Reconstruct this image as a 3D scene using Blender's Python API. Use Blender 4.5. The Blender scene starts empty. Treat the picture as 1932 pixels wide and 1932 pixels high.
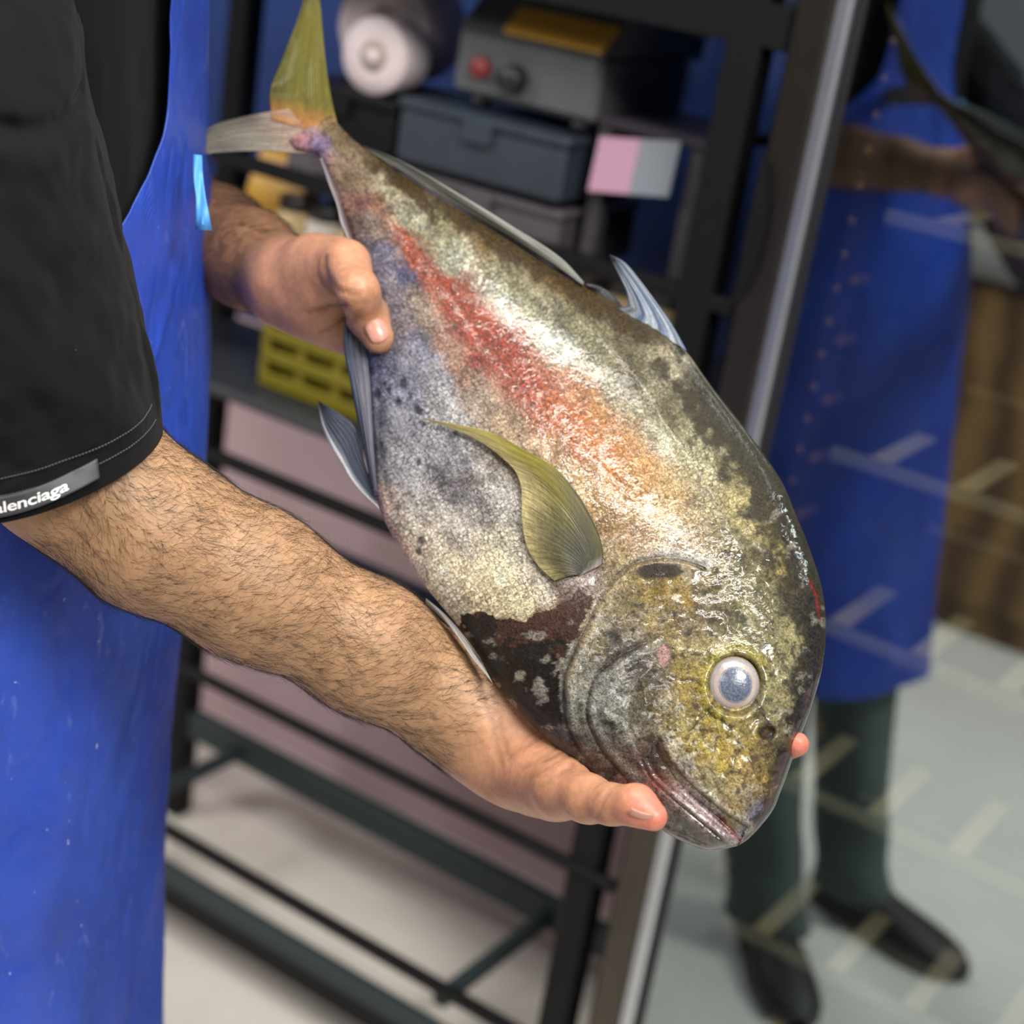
import bpy, math, random
import numpy as np

random.seed(7); RNG = np.random.default_rng(7)
sc = bpy.context.scene
COL = sc.collection

# ------------------------------------------------------------------ camera
FPX, HC = 3115.0, 1.5
ROLL, PITCH = math.radians(9.2), math.radians(21.2)
CF = np.array([0, math.cos(PITCH), -math.sin(PITCH)])
_u = np.cross([1, 0, 0], CF)
CR = math.cos(ROLL) * np.array([1., 0, 0]) + math.sin(ROLL) * _u
CU = -math.sin(ROLL) * np.array([1., 0, 0]) + math.cos(ROLL) * _u
CO = np.array([0, 0, HC])
import mathutils
cam_d = bpy.data.cameras.new('camera'); cam = bpy.data.objects.new('camera', cam_d); COL.objects.link(cam)
M3 = mathutils.Matrix((CR, CU, -CF)).transposed()
cam.matrix_world = mathutils.Matrix.Translation(CO) @ M3.to_4x4()
cam_d.sensor_width = 36; cam_d.lens = 36 * FPX / 1932
cam_d.clip_start = 0.02
cam_d.dof.use_dof = True; cam_d.dof.focus_distance = 0.93; cam_d.dof.aperture_fstop = 4.6
sc.camera = cam

# ------------------------------------------------------------------ light and exposure
sc.view_settings.view_transform = 'Standard'; sc.view_settings.look = 'None'
sc.view_settings.gamma = 1; sc.view_settings.use_curve_mapping = False
sc.view_settings.exposure = 0.0
w = bpy.data.worlds.new('world'); sc.world = w; w.use_nodes = True
w.node_tree.nodes['Background'].inputs[0].default_value = (.75, .85, 1, 1)
w.node_tree.nodes['Background'].inputs[1].default_value = 0.12
def area(name, loc, target, size, sy, power, col=(1, 1, 1)):
    d = bpy.data.lights.new(name, 'AREA'); d.shape = 'RECTANGLE'; d.size = size; d.size_y = sy
    d.energy = power; d.color = col
    o = bpy.data.objects.new(name, d); COL.objects.link(o); o.location = loc
    v = mathutils.Vector(target) - mathutils.Vector(loc)
    o.rotation_euler = v.to_track_quat('-Z', 'Y').to_euler()
    return o
area('key_lamp', (0.75, -0.25, 2.55), (0.0, .9, 1.1),   .55, .40, 30, (1, .96, .90))
area('strip_lamp', (-0.35, 0.90, 2.62), (-0.35, 0.90, 0), 1.4, .09, 16, (1, .95, .87))
area('strip_lamp', (-0.10, 0.50, 2.62), (-0.10, 0.50, 0), 1.4, .09, 16, (1, .95, .87))
area('panel_and_fill', (-1.3, -1.0, 2.6), (-.2, .9, 1.1), .8, .4, 11, (1, .97, .92))  # invented fill lamp, added for glints on cheek and belly
area('panel_and_fill', (-2.5, 1.25, 2.3), (-1.2, 1.9, .3), .8, .4, 30, (1, .98, .95))  # added fill, brightens the lower wall behind the rack
area('panel_and_fill', (0.9, -0.9, 2.68), (0.9, -0.9, 0), 1.1, .55, 34, (1, .98, .95))

# ------------------------------------------------------------------ helpers
def P(x, y, d):
    "photo position and distance to a world point"
    r = CF + CR * ((x - 966) / FPX) - CU * ((y - 966) / FPX)
    return CO + r * d
def PV(x, y, d):
    x = np.asarray(x, float)[..., None]; y = np.asarray(y, float)[..., None]; d = np.asarray(d, float)[..., None]
    return CO + (CF + CR * ((x - 966) / FPX) - CU * ((y - 966) / FPX)) * d
def pix(p):
    q = np.asarray(p) - CO; d = q @ CF
    return 966 + FPX * (q @ CR) / d, 966 - FPX * (q @ CU) / d, d
E1 = np.array([.856, -.517, 0]); E1 /= np.linalg.norm(E1); EN = np.array([-E1[1], E1[0], 0])
def W(a, c, z): return E1 * a + EN * c + np.array([0, 0, z])
RACK_ROT = math.atan2(E1[1], E1[0])

def srgb(h, k=1.0):
    if isinstance(h, str): h = [int(h[i:i + 2], 16) for i in (0, 2, 4)]
    c = np.asarray(h, float) / 255
    return tuple(np.where(c <= .04045, c / 12.92, ((c + .055) / 1.055) ** 2.4) * k)

def mesh_obj(name, v, f, mat, parent=None, smooth=True, uv=None, cols=None, attrs=None):
    me = bpy.data.meshes.new(name)
    v = np.asarray(v, np.float32).reshape(-1, 3)
    if isinstance(f, np.ndarray):
        n, k = f.shape
        me.vertices.add(len(v)); me.vertices.foreach_set('co', v.ravel())
        me.loops.add(n * k); me.loops.foreach_set('vertex_index', f.astype(np.int32).ravel())
        me.polygons.add(n); me.polygons.foreach_set('loop_start', np.arange(0, n * k, k, dtype=np.int32))
        me.update(calc_edges=True); me.validate()
    else:
        me.from_pydata(v.tolist(), [], [list(q) for q in f])
    if smooth and len(me.polygons): me.polygons.foreach_set('use_smooth', np.ones(len(me.polygons), bool))
    if uv is not None:
        li = np.empty(len(me.loops), np.int32); me.loops.foreach_get('vertex_index', li)
        l = me.uv_layers.new(name='UVMap'); l.data.foreach_set('uv', np.asarray(uv, np.float32)[li].ravel())
    if cols is not None:
        a = me.attributes.new('Col', 'FLOAT_COLOR', 'POINT')
        c4 = np.ones((len(v), 4), np.float32); c4[:, :3] = cols; a.data.foreach_set('color', c4.ravel())
    for k, val in (attrs or {}).items():
        a = me.attributes.new(k, 'FLOAT', 'POINT'); a.data.foreach_set('value', np.asarray(val, np.float32))
    me.materials.append(mat)
    o = bpy.data.objects.new(name, me); COL.objects.link(o)
    if parent is not None:
        o.parent = parent; o.matrix_parent_inverse = parent.matrix_basis.inverted()
    return o
def tag(o, label=None, cat=None, group=None, kind=None):
    if label: o['label'] = label
    if cat: o['category'] = cat
    if group: o['group'] = group
    if kind: o['kind'] = kind
    return o
def empty(name, loc, label, cat, group=None):
    o = bpy.data.objects.new(name, None); COL.objects.link(o); o.location = loc; o.empty_display_size = .05
    o.matrix_basis = mathutils.Matrix.Translation(loc)
    return tag(o, label, cat, group)

def grid_faces(n, m, close=False):
    i = np.arange(n - 1)[:, None]; j = np.arange(m if close else m - 1)[None, :]; j2 = (j + 1) % m
    return np.stack([i * m + j, i * m + j2, (i + 1) * m + j2, (i + 1) * m + j], -1).reshape(-1, 4)

class MB:
    "collects boxes, bars and lathes into one mesh (verts, faces)"
    def __init__(s): s.v = []; s.f = []
    def add(s, v, f):
        o = len(s.v); s.v += [tuple(p) for p in v]; s.f += [tuple(i + o for i in q) for q in f]
    def box(s, lo, hi, fr=lambda a, c, z: (a, c, z), bev=0.0):
        a0, c0, z0 = lo; a1, c1, z1 = hi
        b = min(bev, (a1 - a0) * .45, (c1 - c0) * .45, (z1 - z0) * .45)
        if b <= 0:
            pts = [(a0, c0, z0), (a1, c0, z0), (a1, c1, z0), (a0, c1, z0), (a0, c0, z1), (a1, c0, z1), (a1, c1, z1), (a0, c1, z1)]
            fs = [(0, 3, 2, 1), (4, 5, 6, 7), (0, 1, 5, 4), (1, 2, 6, 5), (2, 3, 7, 6), (3, 0, 4, 7)]
            s.add([fr(*p) for p in pts], fs); return
        pts = []; idx = {}
        for X in (0, 1):
            for Y in (0, 1):
                for Z in (0, 1):
                    for ax in range(3):
                        q = [(a0, a1)[X], (c0, c1)[Y], (z0, z1)[Z]]
                        for k in range(3):
                            if k != ax: q[k] += b * (1 - 2 * (X, Y, Z)[k])
                        idx[(X, Y, Z, ax)] = len(pts); pts.append(fr(*q))
        fs = []
        for ax in range(3):
            o1, o2 = [(1, 2), (2, 0), (0, 1)][ax]
            for sgn in (0, 1):
                q = []
                for (p1, p2) in ((0, 0), (1, 0), (1, 1), (0, 1)):
                    k = [0, 0, 0]; k[ax] = sgn; k[o1] = p1; k[o2] = p2; q.append(idx[(*k, ax)])
                fs.append(tuple(q if sgn else q[::-1]))
        for ax in range(3):
            o1, o2 = [(1, 2), (2, 0), (0, 1)][ax]
            for s1 in (0, 1):
                for s2 in (0, 1):
                    k0 = [0, 0, 0]; k0[o1] = s1; k0[o2] = s2; k1 = list(k0); k1[ax] = 1
                    q = [idx[(*k0, o1)], idx[(*k1, o1)], idx[(*k1, o2)], idx[(*k0, o2)]]
                    fs.append(tuple(q if (s1 == s2) else q[::-1]))
        for X in (0, 1):
            for Y in (0, 1):
                for Z in (0, 1):
                    q = [idx[(X, Y, Z, a)] for a in range(3)]
                    fs.append(tuple(q if (X + Y + Z) % 2 else q[::-1]))
        s.add(pts, fs)
    def lathe(s, prof, c, ax=(0, 0, 1), n=28):
        ax = np.array(ax, float); ax /= np.linalg.norm(ax)
        t = np.cross(ax, [0, 0, 1.]) if abs(ax[2]) < .9 else np.array([1., 0, 0]); t /= np.linalg.norm(t); b = np.cross(ax, t)
        v = []
        for r, h in prof:
            for k in range(n):
                th = 2 * math.pi * k / n
                v.append(np.array(c) + ax * h + (t * math.cos(th) + b * math.sin(th)) * r)
        f = [tuple(q) for q in grid_faces(len(prof), n, True)[:, ::-1]]
        s.add(v, f)
    def bar(s, p, q, w_, h=None):
        h = h or w_; p = np.array(p, float); q = np.array(q, float); d = q - p; L = np.linalg.norm(d); d /= L
        t = np.cross(d, [0, 0, 1.]); t = t if np.linalg.norm(t) > .1 else np.array([1., 0, 0]); t /= np.linalg.norm(t); b = np.cross(t, d)
        s.box((0, -w_ / 2, -h / 2), (L, w_ / 2, h / 2), lambda a, c, z: p + d * a + t * c + b * z, .15 * min(w_, h))
    def build(s, name, mat, parent=None, smooth=False): return mesh_obj(name, s.v, s.f, mat, parent, smooth)
RK = lambda a, c, z: W(a, c, z)
def rbox(name, lo, hi, mat, parent=None, bev=.002):
    m = MB(); m.box(lo, hi, RK, bev); return m.build(name, mat, parent)

# ---- numpy noise
def _h(i):
    i = (i.astype(np.uint32) * np.uint32(747796405) + np.uint32(2891336453)); i = ((i >> ((i >> np.uint32(28)) + np.uint32(4))) ^ i) * np.uint32(277803737)
    return (((i >> np.uint32(22)) ^ i) & np.uint32(0xFFFFFF)) / float(0xFFFFFF)
def noise(p, seed=0):
    p = np.asarray(p, float); n = p.shape[-1]; f0 = np.floor(p).astype(np.int64); t = p - f0; t = t * t * (3 - 2 * t)
    out = 0
    mul = (1, 57131, 3571123)
    for c in range(2 ** n):
        wgt = 1; key = seed * 9176131
        for a in range(n):
            b = (c >> a) & 1; wgt = wgt * (t[..., a] if b else 1 - t[..., a]); key = key + (f0[..., a] + b) * mul[a]
        out = out + wgt * _h(key & 0x7FFFFFFF)
    return out
def fbm(p, o=4, seed=0):
    s = 0; a = .5; p = np.asarray(p, float)
    for k in range(o): s = s + a * (noise(p * 2 ** k + 17.3 * k, seed + k) - .5); a *= .5
    return s * 2
def sstep(a, b, x): t = np.clip((x - a) / (b - a), 0, 1); return t * t * (3 - 2 * t)
def pchip(x, xs, ys):
    xs = np.asarray(xs, float); ys = np.asarray(ys, float); h = np.diff(xs); dl = np.diff(ys) / h
    m = np.zeros(len(xs)); m[0] = dl[0]; m[-1] = dl[-1]
    for i in range(1, len(xs) - 1):
        if dl[i - 1] * dl[i] > 0: m[i] = 2 * dl[i - 1] * dl[i] / (dl[i - 1] + dl[i]) 
    x = np.clip(x, xs[0], xs[-1]); i = np.clip(np.searchsorted(xs, x) - 1, 0, len(h) - 1); t = (x - xs[i]) / h[i]
    return ((1 + 2 * t) * (1 - t) ** 2 * ys[i] + t * (1 - t) ** 2 * h[i] * m[i] + t * t * (3 - 2 * t) * ys[i + 1] + t * t * (t - 1) * h[i] * m[i + 1])
def poly_res(pts, n):
    pts = np.asarray(pts, float); d = np.r_[0, np.cumsum(np.linalg.norm(np.diff(pts, axis=0), axis=1))]
    # catmull-rom resample
    u = np.linspace(0, d[-1], n); return np.stack([pchip(u, d, pts[:, k]) for k in range(pts.shape[1])], -1)
def dist_poly(x, y, pts):
    "distance to a polyline and signed side (left positive) of the nearest segment"
    pts = np.asarray(pts, float); best = np.full(x.shape, 1e9); side = np.zeros(x.shape); par = np.zeros(x.shape)
    for i in range(len(pts) - 1):
        a, b = pts[i], pts[i + 1]; ab = b - a; L2 = ab @ ab
        t = np.clip(((x - a[0]) * ab[0] + (y - a[1]) * ab[1]) / L2, 0, 1)
        d = np.hypot(x - a[0] - t * ab[0], y - a[1] - t * ab[1]); m = d < best
        cr = ab[0] * (y - a[1]) - ab[1] * (x - a[0])
        best = np.where(m, d, best); side = np.where(m, np.sign(cr), side); par = np.where(m, (i + t) / (len(pts) - 1), par)
    return best, side, par
def in_poly(x, y, pts):
    r = np.zeros(x.shape, bool); n = len(pts)
    for i in range(n):
        x0, y0 = pts[i]; x1, y1 = pts[(i + 1) % n]
        if y0 == y1: continue
        c = ((y0 > y) != (y1 > y)) & (x < (x1 - x0) * (y - y0) / (y1 - y0) + x0); r ^= c
    return r

# ------------------------------------------------------------------ materials
def mat(name, col=(.5, .5, .5), rough=.5, metal=0, spec=.5, **kw):
    m = bpy.data.materials.new(name); m.use_nodes = True; b = m.node_tree.nodes['Principled BSDF']
    b.inputs['Base Color'].default_value = (*col, 1); b.inputs['Roughness'].default_value = rough
    b.inputs['Metallic'].default_value = metal; b.inputs['Specular IOR Level'].default_value = spec
    for k, v in kw.items(): b.inputs[k].default_value = v
    return m
class NT:
    def __init__(s, m): s.m = m; s.t = m.node_tree; s.b = s.t.nodes['Principled BSDF']
    def n(s, ty, **kw):
        q = s.t.nodes.new(ty)
        for k, v in kw.items():
            if k in q.inputs.keys(): q.inputs[k].default_value = v
            else: setattr(q, k, v)
        return q
    def l(s, a, b): s.t.links.new(a, b)
    def attr(s, name): return s.n('ShaderNodeAttribute', attribute_name=name)
    def noise(s, vec, scale, detail=3, rough=.5, dist=0.0):
        q = s.n('ShaderNodeTexNoise', Scale=scale, Detail=detail, Roughness=rough, Distortion=dist)
        if vec is not None: s.l(vec, q.inputs['Vector'])
        return q.outputs['Fac']
    def ramp(s, fac, stops):
        q = s.n('ShaderNodeValToRGB'); e = q.color_ramp.elements
        while len(e) < len(stops): e.new(.5)
        for i, (p, c) in enumerate(stops): e[i].position = p; e[i].color = (*c, 1) if len(c) == 3 else c
        s.l(fac, q.inputs[0]); return q.outputs[0]
    def mr(s, v, a, b, c, d):
        q = s.n('ShaderNodeMapRange'); q.inputs[1].default_value = a; q.inputs[2].default_value = b; q.inputs[3].default_value = c; q.inputs[4].default_value = d
        s.l(v, q.inputs[0]); return q.outputs[0]
    def math(s, op, a, b=None):
        q = s.n('ShaderNodeMath', operation=op)
        for i, v in enumerate((a, b)):
            if v is None: continue
            if isinstance(v, (int, float)): q.inputs[i].default_value = v
            else: s.l(v, q.inputs[i])
        return q.outputs[0]
    def mix(s, fac, a, b, mode='MIX'):
        q = s.n('ShaderNodeMix', data_type='RGBA', blend_type=mode)
        for i, v in ((0, fac), (6, a), (7, b)):
            if isinstance(v, (int, float)): q.inputs[i].default_value = v
            elif isinstance(v, tuple): q.inputs[i].default_value = (*v, 1) if len(v) == 3 else v
            else: s.l(v, q.inputs[i])
        return q.outputs[2]
    def bump(s, h, strength, dist=.001, nrm=None):
        q = s.n('ShaderNodeBump', Strength=strength, Distance=dist); s.l(h, q.inputs['Height'])
        if nrm is not None: s.l(nrm, q.inputs['Normal'])
        return q.outputs[0]
    def obj(s): return s.n('ShaderNodeTexCoord').outputs['Object']
    def uv(s): return s.n('ShaderNodeTexCoord').outputs['UV']

def grained(name, col, rough, amp=.15, scale=40, metal=0, bump=0.0):
    m = mat(name, col, rough, metal); t = NT(m); f = t.noise(t.obj(), scale, 4, .6)
    c = np.array(col); t.l(t.ramp(f, [(.3, tuple(c * (1 - amp))), (.7, tuple(np.minimum(c * (1 + amp), 1)))]), t.b.inputs['Base Color'])
    if bump: t.l(t.bump(f, bump), t.b.inputs['Normal'])
    return m
M_black = grained('black powder coated steel', (.005, .005, .006), .5, .2, 200); M_black.node_tree.nodes['Principled BSDF'].inputs['Specular IOR Level'].default_value = .2
M_floor = grained('pale vinyl floor', srgb('ebe6dc', 1.0), .38, .05, 6)
M_blue_wall = grained('blue painted wall', srgb('0f3272'), .6, .06, 3)
M_mauve = grained('mauve painted wall', srgb('cdb0b8'), .6, .06, 3)
M_white_wall = grained('grey painted wall', (.26, .26, .27), .7, .03, 3)
M_white = mat('white enamel', (.8, .8, .8), .4)

# ------------------------------------------------------------------ the room
def quadbox(name, lo, hi, m):
    b = MB(); b.box(lo, hi, RK); o = b.build(name, m); tag(o, kind='structure'); return o
A0, A1, C0, C1, ZT = -3.2, 2.0, -1.7, 2.02, 2.8
quadbox('floor', (A0, C0, -.05), (A1, C1, 0), M_floor)
quadbox('ceiling', (A0, C0, ZT), (A1, C1, ZT + .05), M_white_wall)
quadbox('wall_back', (A0, C1, 0), (A1, C1 + .05, ZT), M_blue_wall)
quadbox('trim_1', (A0, C1 - .012, 0.0), (A1, C1, .74), M_mauve)
quadbox('wall_left', (A0 - .05, C0, 0), (A0, C1, ZT), M_white_wall)
quadbox('wall_right', (A1, C0, 0), (A1 + .05, C1, ZT), M_white_wall)
quadbox('wall_front', (A0, C0 - .05, 0), (A1, C0, ZT), M_white_wall)
#--ROOM-END
# ------------------------------------------------------------------ storage rack
FC = 1.47
rack = empty('storage_rack', W(-1.03, 1.62, 0), 'black steel shelving rack behind the fish, loaded with machine, boxes and jars', 'shelving')
PA0, PA1, CB = -1.585, -.718, 1.73
for a in (PA0, PA1):
    for c in (FC + .015, CB):
        rbox('post', (a - .019, c - .018, 0.0), (a + .019, c + .018, 2.1), M_black, rack, .003)
def beam(a0, a1, c, z0, z1, dc=.012, m=M_black): return rbox('beam', (a0, c - dc, z0), (a1, c + dc, z1), m, rack, .002)
M_teal_steel = mat('dark teal steel', (.030, .045, .050), .45, 0, .3)
beam(-1.60, -.672, FC + .01, 1.375, 1.415); beam(-1.60, -.672, FC + .01, 1.118, 1.134)
beam(-1.60, -.672, FC, .438, .452, .007); beam(-1.60, -.70, FC, .180, .196, .008)
beam(-1.60, -.70, FC, .106, .134, .010, M_teal_steel); beam(-1.60, -.70, FC, .072, .106, .009)
beam(-1.60, -.672, CB, .150, .195, .012, M_teal_steel); beam(-1.60, -.70, CB, .74, .756)
beam(-1.60, -.70, FC, .748, .764, .008)
for a in (-1.46, -.88):
    for z in (.168, .975, 1.385): rbox('brace', (a - .01, FC, z - .009), (a + .01, CB, z + .009), M_teal_steel if z < .5 else M_black, rack, .002)
M_shelf = grained('dark slate shelf board', (.028, .031, .038), .45, .15, 30)
for z0, z1, c0 in ((1.395, 1.41, FC), (.985, 1.0, 1.52), (.827, .842, FC + .01), (.50, .54, FC + .06)):
    rbox('shelf', (PA0 + .01, c0, z0), (PA1 - .01, CB, z1), M_shelf, rack, .003)

# things on the rack
M_machine = grained('warm grey enamelled steel', srgb('53565a'), .5, .08, 20)
M_dkgrey = grained('dark blue grey plastic', srgb('2f3742'), .45, .1, 30)
M_mauvegrey = grained('mauve grey plastic', srgb('4c474e'), .5, .1, 30)
M_yel = grained('ochre yellow plastic', srgb('c09238'), .45, .08, 20)
M_red = mat('red plastic', srgb('7a2a2e'), .4); M_blk = mat('black plastic', (.012, .012, .014), .4)
M_paper = grained('pinkish white film roll', srgb('d6c8cc'), .55, .04, 20)
M_core = mat('beige cardboard core', srgb('a89c94'), .8)
vm = empty('vacuum_sealer', W(-1.0, 1.62, 1.247), 'grey bench machine with ochre yellow band, red button and black knob on the rack', 'machine')
c0 = 1.55
for a in (-1.075, -.94): 
    m_ = MB(); m_.lathe([(0, 0), (.012, 0), (.012, .012), (0, .012)], W(a, c0 + .02, 1.243)); m_.build('foot', M_blk, vm, True)
rbox('housing', (-1.105, c0, 1.255), (-.915, c0 + .2, 1.325), M_machine, vm, .006)
m_ = MB(); m_.add([W(a, c, z) for a in (-1.105, -.915) for c, z in ((c0 + .002, 1.325), (c0 + .05, 1.37), (c0 + .2, 1.37), (c0 + .2, 1.325))],
    [(0, 1, 2, 3), (7, 6, 5, 4), (0, 4, 5, 1), (1, 5, 6, 2), (2, 6, 7, 3), (0, 3, 7, 4)]); m_.build('upper_housing', M_machine, vm)
m_ = MB(); m_.add([W(a, c - d_, z + d_) for a in (-1.045, -.918) for c, z in ((c0 + .003, 1.328), (c0 + .03, 1.353)) for d_ in (0, .004)],
    [(0, 2, 3, 1), (4, 5, 7, 6), (1, 3, 7, 5), (0, 1, 5, 4), (2, 6, 7, 3), (0, 4, 6, 2)]); m_.build('yellow_band', M_yel, vm)
rbox('lid', (-1.10, c0 + .05, 1.372), (-.92, c0 + .2, 1.392), M_blk, vm, .005)
rbox('lid_handle', (-1.075, c0 + .035, 1.388), (-.93, c0 + .06, 1.402), grained('pale grey metal', (.42, .42, .4), .4), vm, .005)
m_ = MB(); m_.lathe([(0, .012), (.011, .012), (.012, .008), (.012, 0)], W(-1.065, c0, 1.287), -EN); m_.build('button', M_red, vm, True)
m_ = MB(); m_.lathe([(0, .018), (.013, .018), (.015, .014), (.016, 0)], W(-1.02, c0, 1.283), -EN); m_.build('knob', M_blk, vm, True)

def roll(c, r, L, axis, label, rc=.4):
    o = empty('film_roll', c - np.array([0, 0, r]), label, 'roll', 'film rolls beside the machine')
    ax = np.array(axis, float); ax /= np.linalg.norm(ax)
    m_ = MB(); m_.lathe([(r * rc, 0), (r * .97, 0), (r, r * .06), (r, L - r * .06), (r * .97, L), (r * rc, L), (r * rc, 0)], c, ax, 40); m_.build('film', M_paper, o, True)
    m_ = MB(); m_.lathe([(r * rc * .6, -.002), (r * rc * .98, -.002), (r * rc * .98, L), (r * rc * .6, L), (r * rc * .6, -.002)], c, ax, 32); m_.build('core', M_core, o, True)
    m_ = MB(); m_.lathe([(0, -.006), (r * rc * .5, -.006), (r * rc * .55, 0), (r * rc * .55, .02), (0, .02)], c, ax, 24); m_.build('core_plug', M_paper, o, True)
    return o
roll(W(-1.215, 1.545, 1.272), .044, .055, EN - .1 * E1, 'pale film roll end-on to the camera, right beside the tail fin')
roll(W(-1.262, 1.615, 1.296), .064, .095, EN - .1 * E1, 'thicker pale roll lying half behind the smaller end-on roll')
def simple(name, lo, hi, m, label, cat, group=None, bev=.004):
    o = empty(name, W((lo[0] + hi[0]) / 2, (lo[1] + hi[1]) / 2, lo[2]), label, cat, group)
    return o, lo, hi
def crate_box(name, lo, hi, m, label, cat, lid_m=None, group=None):
    o, lo, hi = simple(name, lo, hi, m, label, cat, group)
    zl = hi[2] - .012
    rbox('body', lo, (hi[0], hi[1], zl), m, o, .005)
    rbox('lid', (lo[0] - .003, lo[1] - .003, zl), (hi[0] + .003, hi[1] + .003, hi[2]), lid_m or m, o, .004)
    rbox('latch', ((lo[0] + hi[0]) / 2 - .02, lo[1] - .008, zl - .018), ((lo[0] + hi[0]) / 2 + .02, lo[1] - .002, zl + .008), lid_m or m, o, .002)
    return o
crate_box('storage_box', (-1.33, 1.53, 1.166), (-1.165, 1.715, 1.228), M_black, 'flat black box under the pale film rolls', 'box', None, 'flat boxes on the rack')
crate_box('storage_box', (-1.158, 1.53, 1.166), (-.93, 1.715, 1.238), M_dkgrey, 'flat slate blue box directly under the grey machine', 'box', None, 'flat boxes on the rack')
crate_box('storage_box', (-1.15, 1.54, 1.090), (-.93, 1.715, 1.158), M_mauvegrey, 'flat mauve grey box, second down below the machine', 'box', None, 'flat boxes on the rack')
crate_box('storage_box', (-1.15, 1.54, 1.001), (-.95, 1.715, 1.084), M_blk, 'black box at the bottom of the stack below the machine', 'box', None, 'flat boxes on the rack')
crate_box('storage_box', (-1.32, 1.53, 1.100), (-1.165, 1.715, 1.160), M_mauvegrey, 'flat mauve grey box under the black box and film rolls', 'box', None, 'flat boxes on the rack')
# label holder
lh = empty('label_stand', W(-.85, 1.56, 1.06), 'stand holding a pink and grey blank card right of the box stack', 'sign')
M_stand = grained('brown grey steel', srgb('37343a'), .5)
for a in (-.903, -.79): rbox('leg', (a - .009, 1.56, 1.001), (a + .009, 1.58, 1.262), M_stand, lh, .002)
rbox('top_bar', (-.912, 1.555, 1.255), (-.775, 1.715, 1.268), grained('dark plum shelf', srgb('2b2630'), .5), lh, .002)
m_ = MB(); m_.box((-.903, 1.545, 1.187), (-.853, 1.549, 1.245), lambda a, c, z: W(a, c - .0 + (z - 1.2) * .1, z + (a + .903) * .16)); m_.build('pink_card', mat('pink card', srgb('b48aa2'), .6), lh)
m_ = MB(); m_.box((-.853, 1.5452, 1.187), (-.806, 1.549, 1.245), lambda a, c, z: W(a, c + (z - 1.2) * .1, z + (a + .903) * .16)); m_.build('grey_card', mat('grey card', srgb('7d838d'), .6), lh)
# jars
M_glassy = [grained('beige dried filling', srgb('dcc294'), .12, .35, 120), grained('ochre filling', srgb('c8963c'), .12, .3, 120), grained('pale filling', srgb('d8d0c6'), .12, .3, 120)]
def jar(a, c, z, r, h, k, label, group):
    o = empty('jar', W(a, c, z), label, 'jar', group)
    m_ = MB(); m_.lathe([(0, 0), (r * .95, 0), (r, .004), (r, h * .72), (r * .8, h * .8), (r * .8, h * .82)], W(a, c, z), n=20); m_.build('glass_body', M_glassy[k], o, True)
    m_ = MB(); m_.lathe([(r * .8, h * .8), (r * .9, h * .8), (r * .9, h * .99), (r * .84, h), (0, h)], W(a, c, z), n=20); m_.build('lid', M_blk, o, True)
js = [(-1.315, 1.555, 0), (-1.262, 1.55, 2), (-1.21, 1.55, 0), (-1.29, 1.62, 1), (-1.235, 1.62, 0), (-1.18, 1.61, 2)]
for i, (a, c, k) in enumerate(js):
    if i < 3: jar(a, c, 1.001, .024, .085, k, ['pale jar with black lid, leftmost of the front jars above the far forearm', 'middle front jar with black lid above the far wrist', 'front jar with black lid nearest the fish belly'][i], 'jars above the far forearm')
    else: jar(a, c, 1.001, .024, .09, k, ['ochre jar with black lid behind the leftmost front jar', 'beige black lidded jar in the middle of the back row', 'pale black lidded jar at the right of the back row'][i - 3], 'jars above the far forearm')
for i, (a, c) in enumerate(((-.875, 1.52), (-.825, 1.53), (-.775, 1.53))):
    jar(a, c, 1.001, .024, .118, 0, ['beige jar with black lid left behind the raised dorsal fin', 'black lidded jar right behind the tip of the raised dorsal fin', 'black lidded jar next to the right rack post'][i], 'jars behind the dorsal fin')
pk = empty('paper_packet', W(-1.37, 1.6, 1.0), 'ochre paper packet left of the jars, behind the apron tie', 'packet')
m_ = MB()
pr = [(-.045, -.02, 0), (.045, -.02, 0), (.045, .02, 0), (-.045, .02, 0)]
rows = [[(a * k, c * j, z) for a, c, _ in pr] for z, k, j in ((0, 1, 1), (.06, 1.02, 1.15), (.10, .98, .5), (.115, .96, .1), (.125, .96, .1))]
V_ = [W(-1.375 + a, 1.6 + c, 1.001 + z) for r_ in rows for a, c, z in r_]
m_.add(V_, [tuple(q) for q in grid_faces(5, 4, True)[:, ::-1]] + [(3, 2, 1, 0), (16, 17, 18, 19)]); m_.build('bag', M_yel, pk)
# yellow crate with slots
M_crate = grained('olive yellow plastic', srgb('6e6409'), .5, .1, 30)
ycr = empty('plastic_crate', W(-1.25, 1.6, .842), 'olive yellow slotted plastic crate on the rack below the far hand', 'crate')
def slat(lo, hi, n_='slat'): return rbox(n_, lo, hi, M_crate, ycr, .002)
cz0, cz1, ca0, ca1, cc0, cc1 = .844, .957, -1.325, -1.02, 1.525, 1.76
slat((ca0, cc0, cz0), (ca1, cc1, cz0 + .006), 'base')
for z0, z1 in ((cz0, cz0 + .02), (cz0 + .034, cz0 + .05), (cz0 + .064, cz0 + .078), (cz1 - .018, cz1)): slat((ca0, cc0, z0), (ca1, cc0 + .006, z1), 'front_slat')
for k in range(6): slat((ca0 + k * (ca1 - ca0 - .012) / 5, cc0 + .002, cz0), (ca0 + k * (ca1 - ca0 - .012) / 5 + .012, cc0 + .007, cz1 - .002), 'front_rib')
slat((ca0, cc0, cz0), (ca0 + .006, cc1, cz1), 'side'); slat((ca1 - .006, cc0, cz0), (ca1, cc1, cz1), 'side'); slat((ca0, cc1 - .006, cz0), (ca1, cc1, cz1), 'back')
slat((ca0 + .006, cc0 + .02, cz0 + .006), (ca1 - .006, cc1 - .01, cz1 - .03), 'crate_liner')
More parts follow.
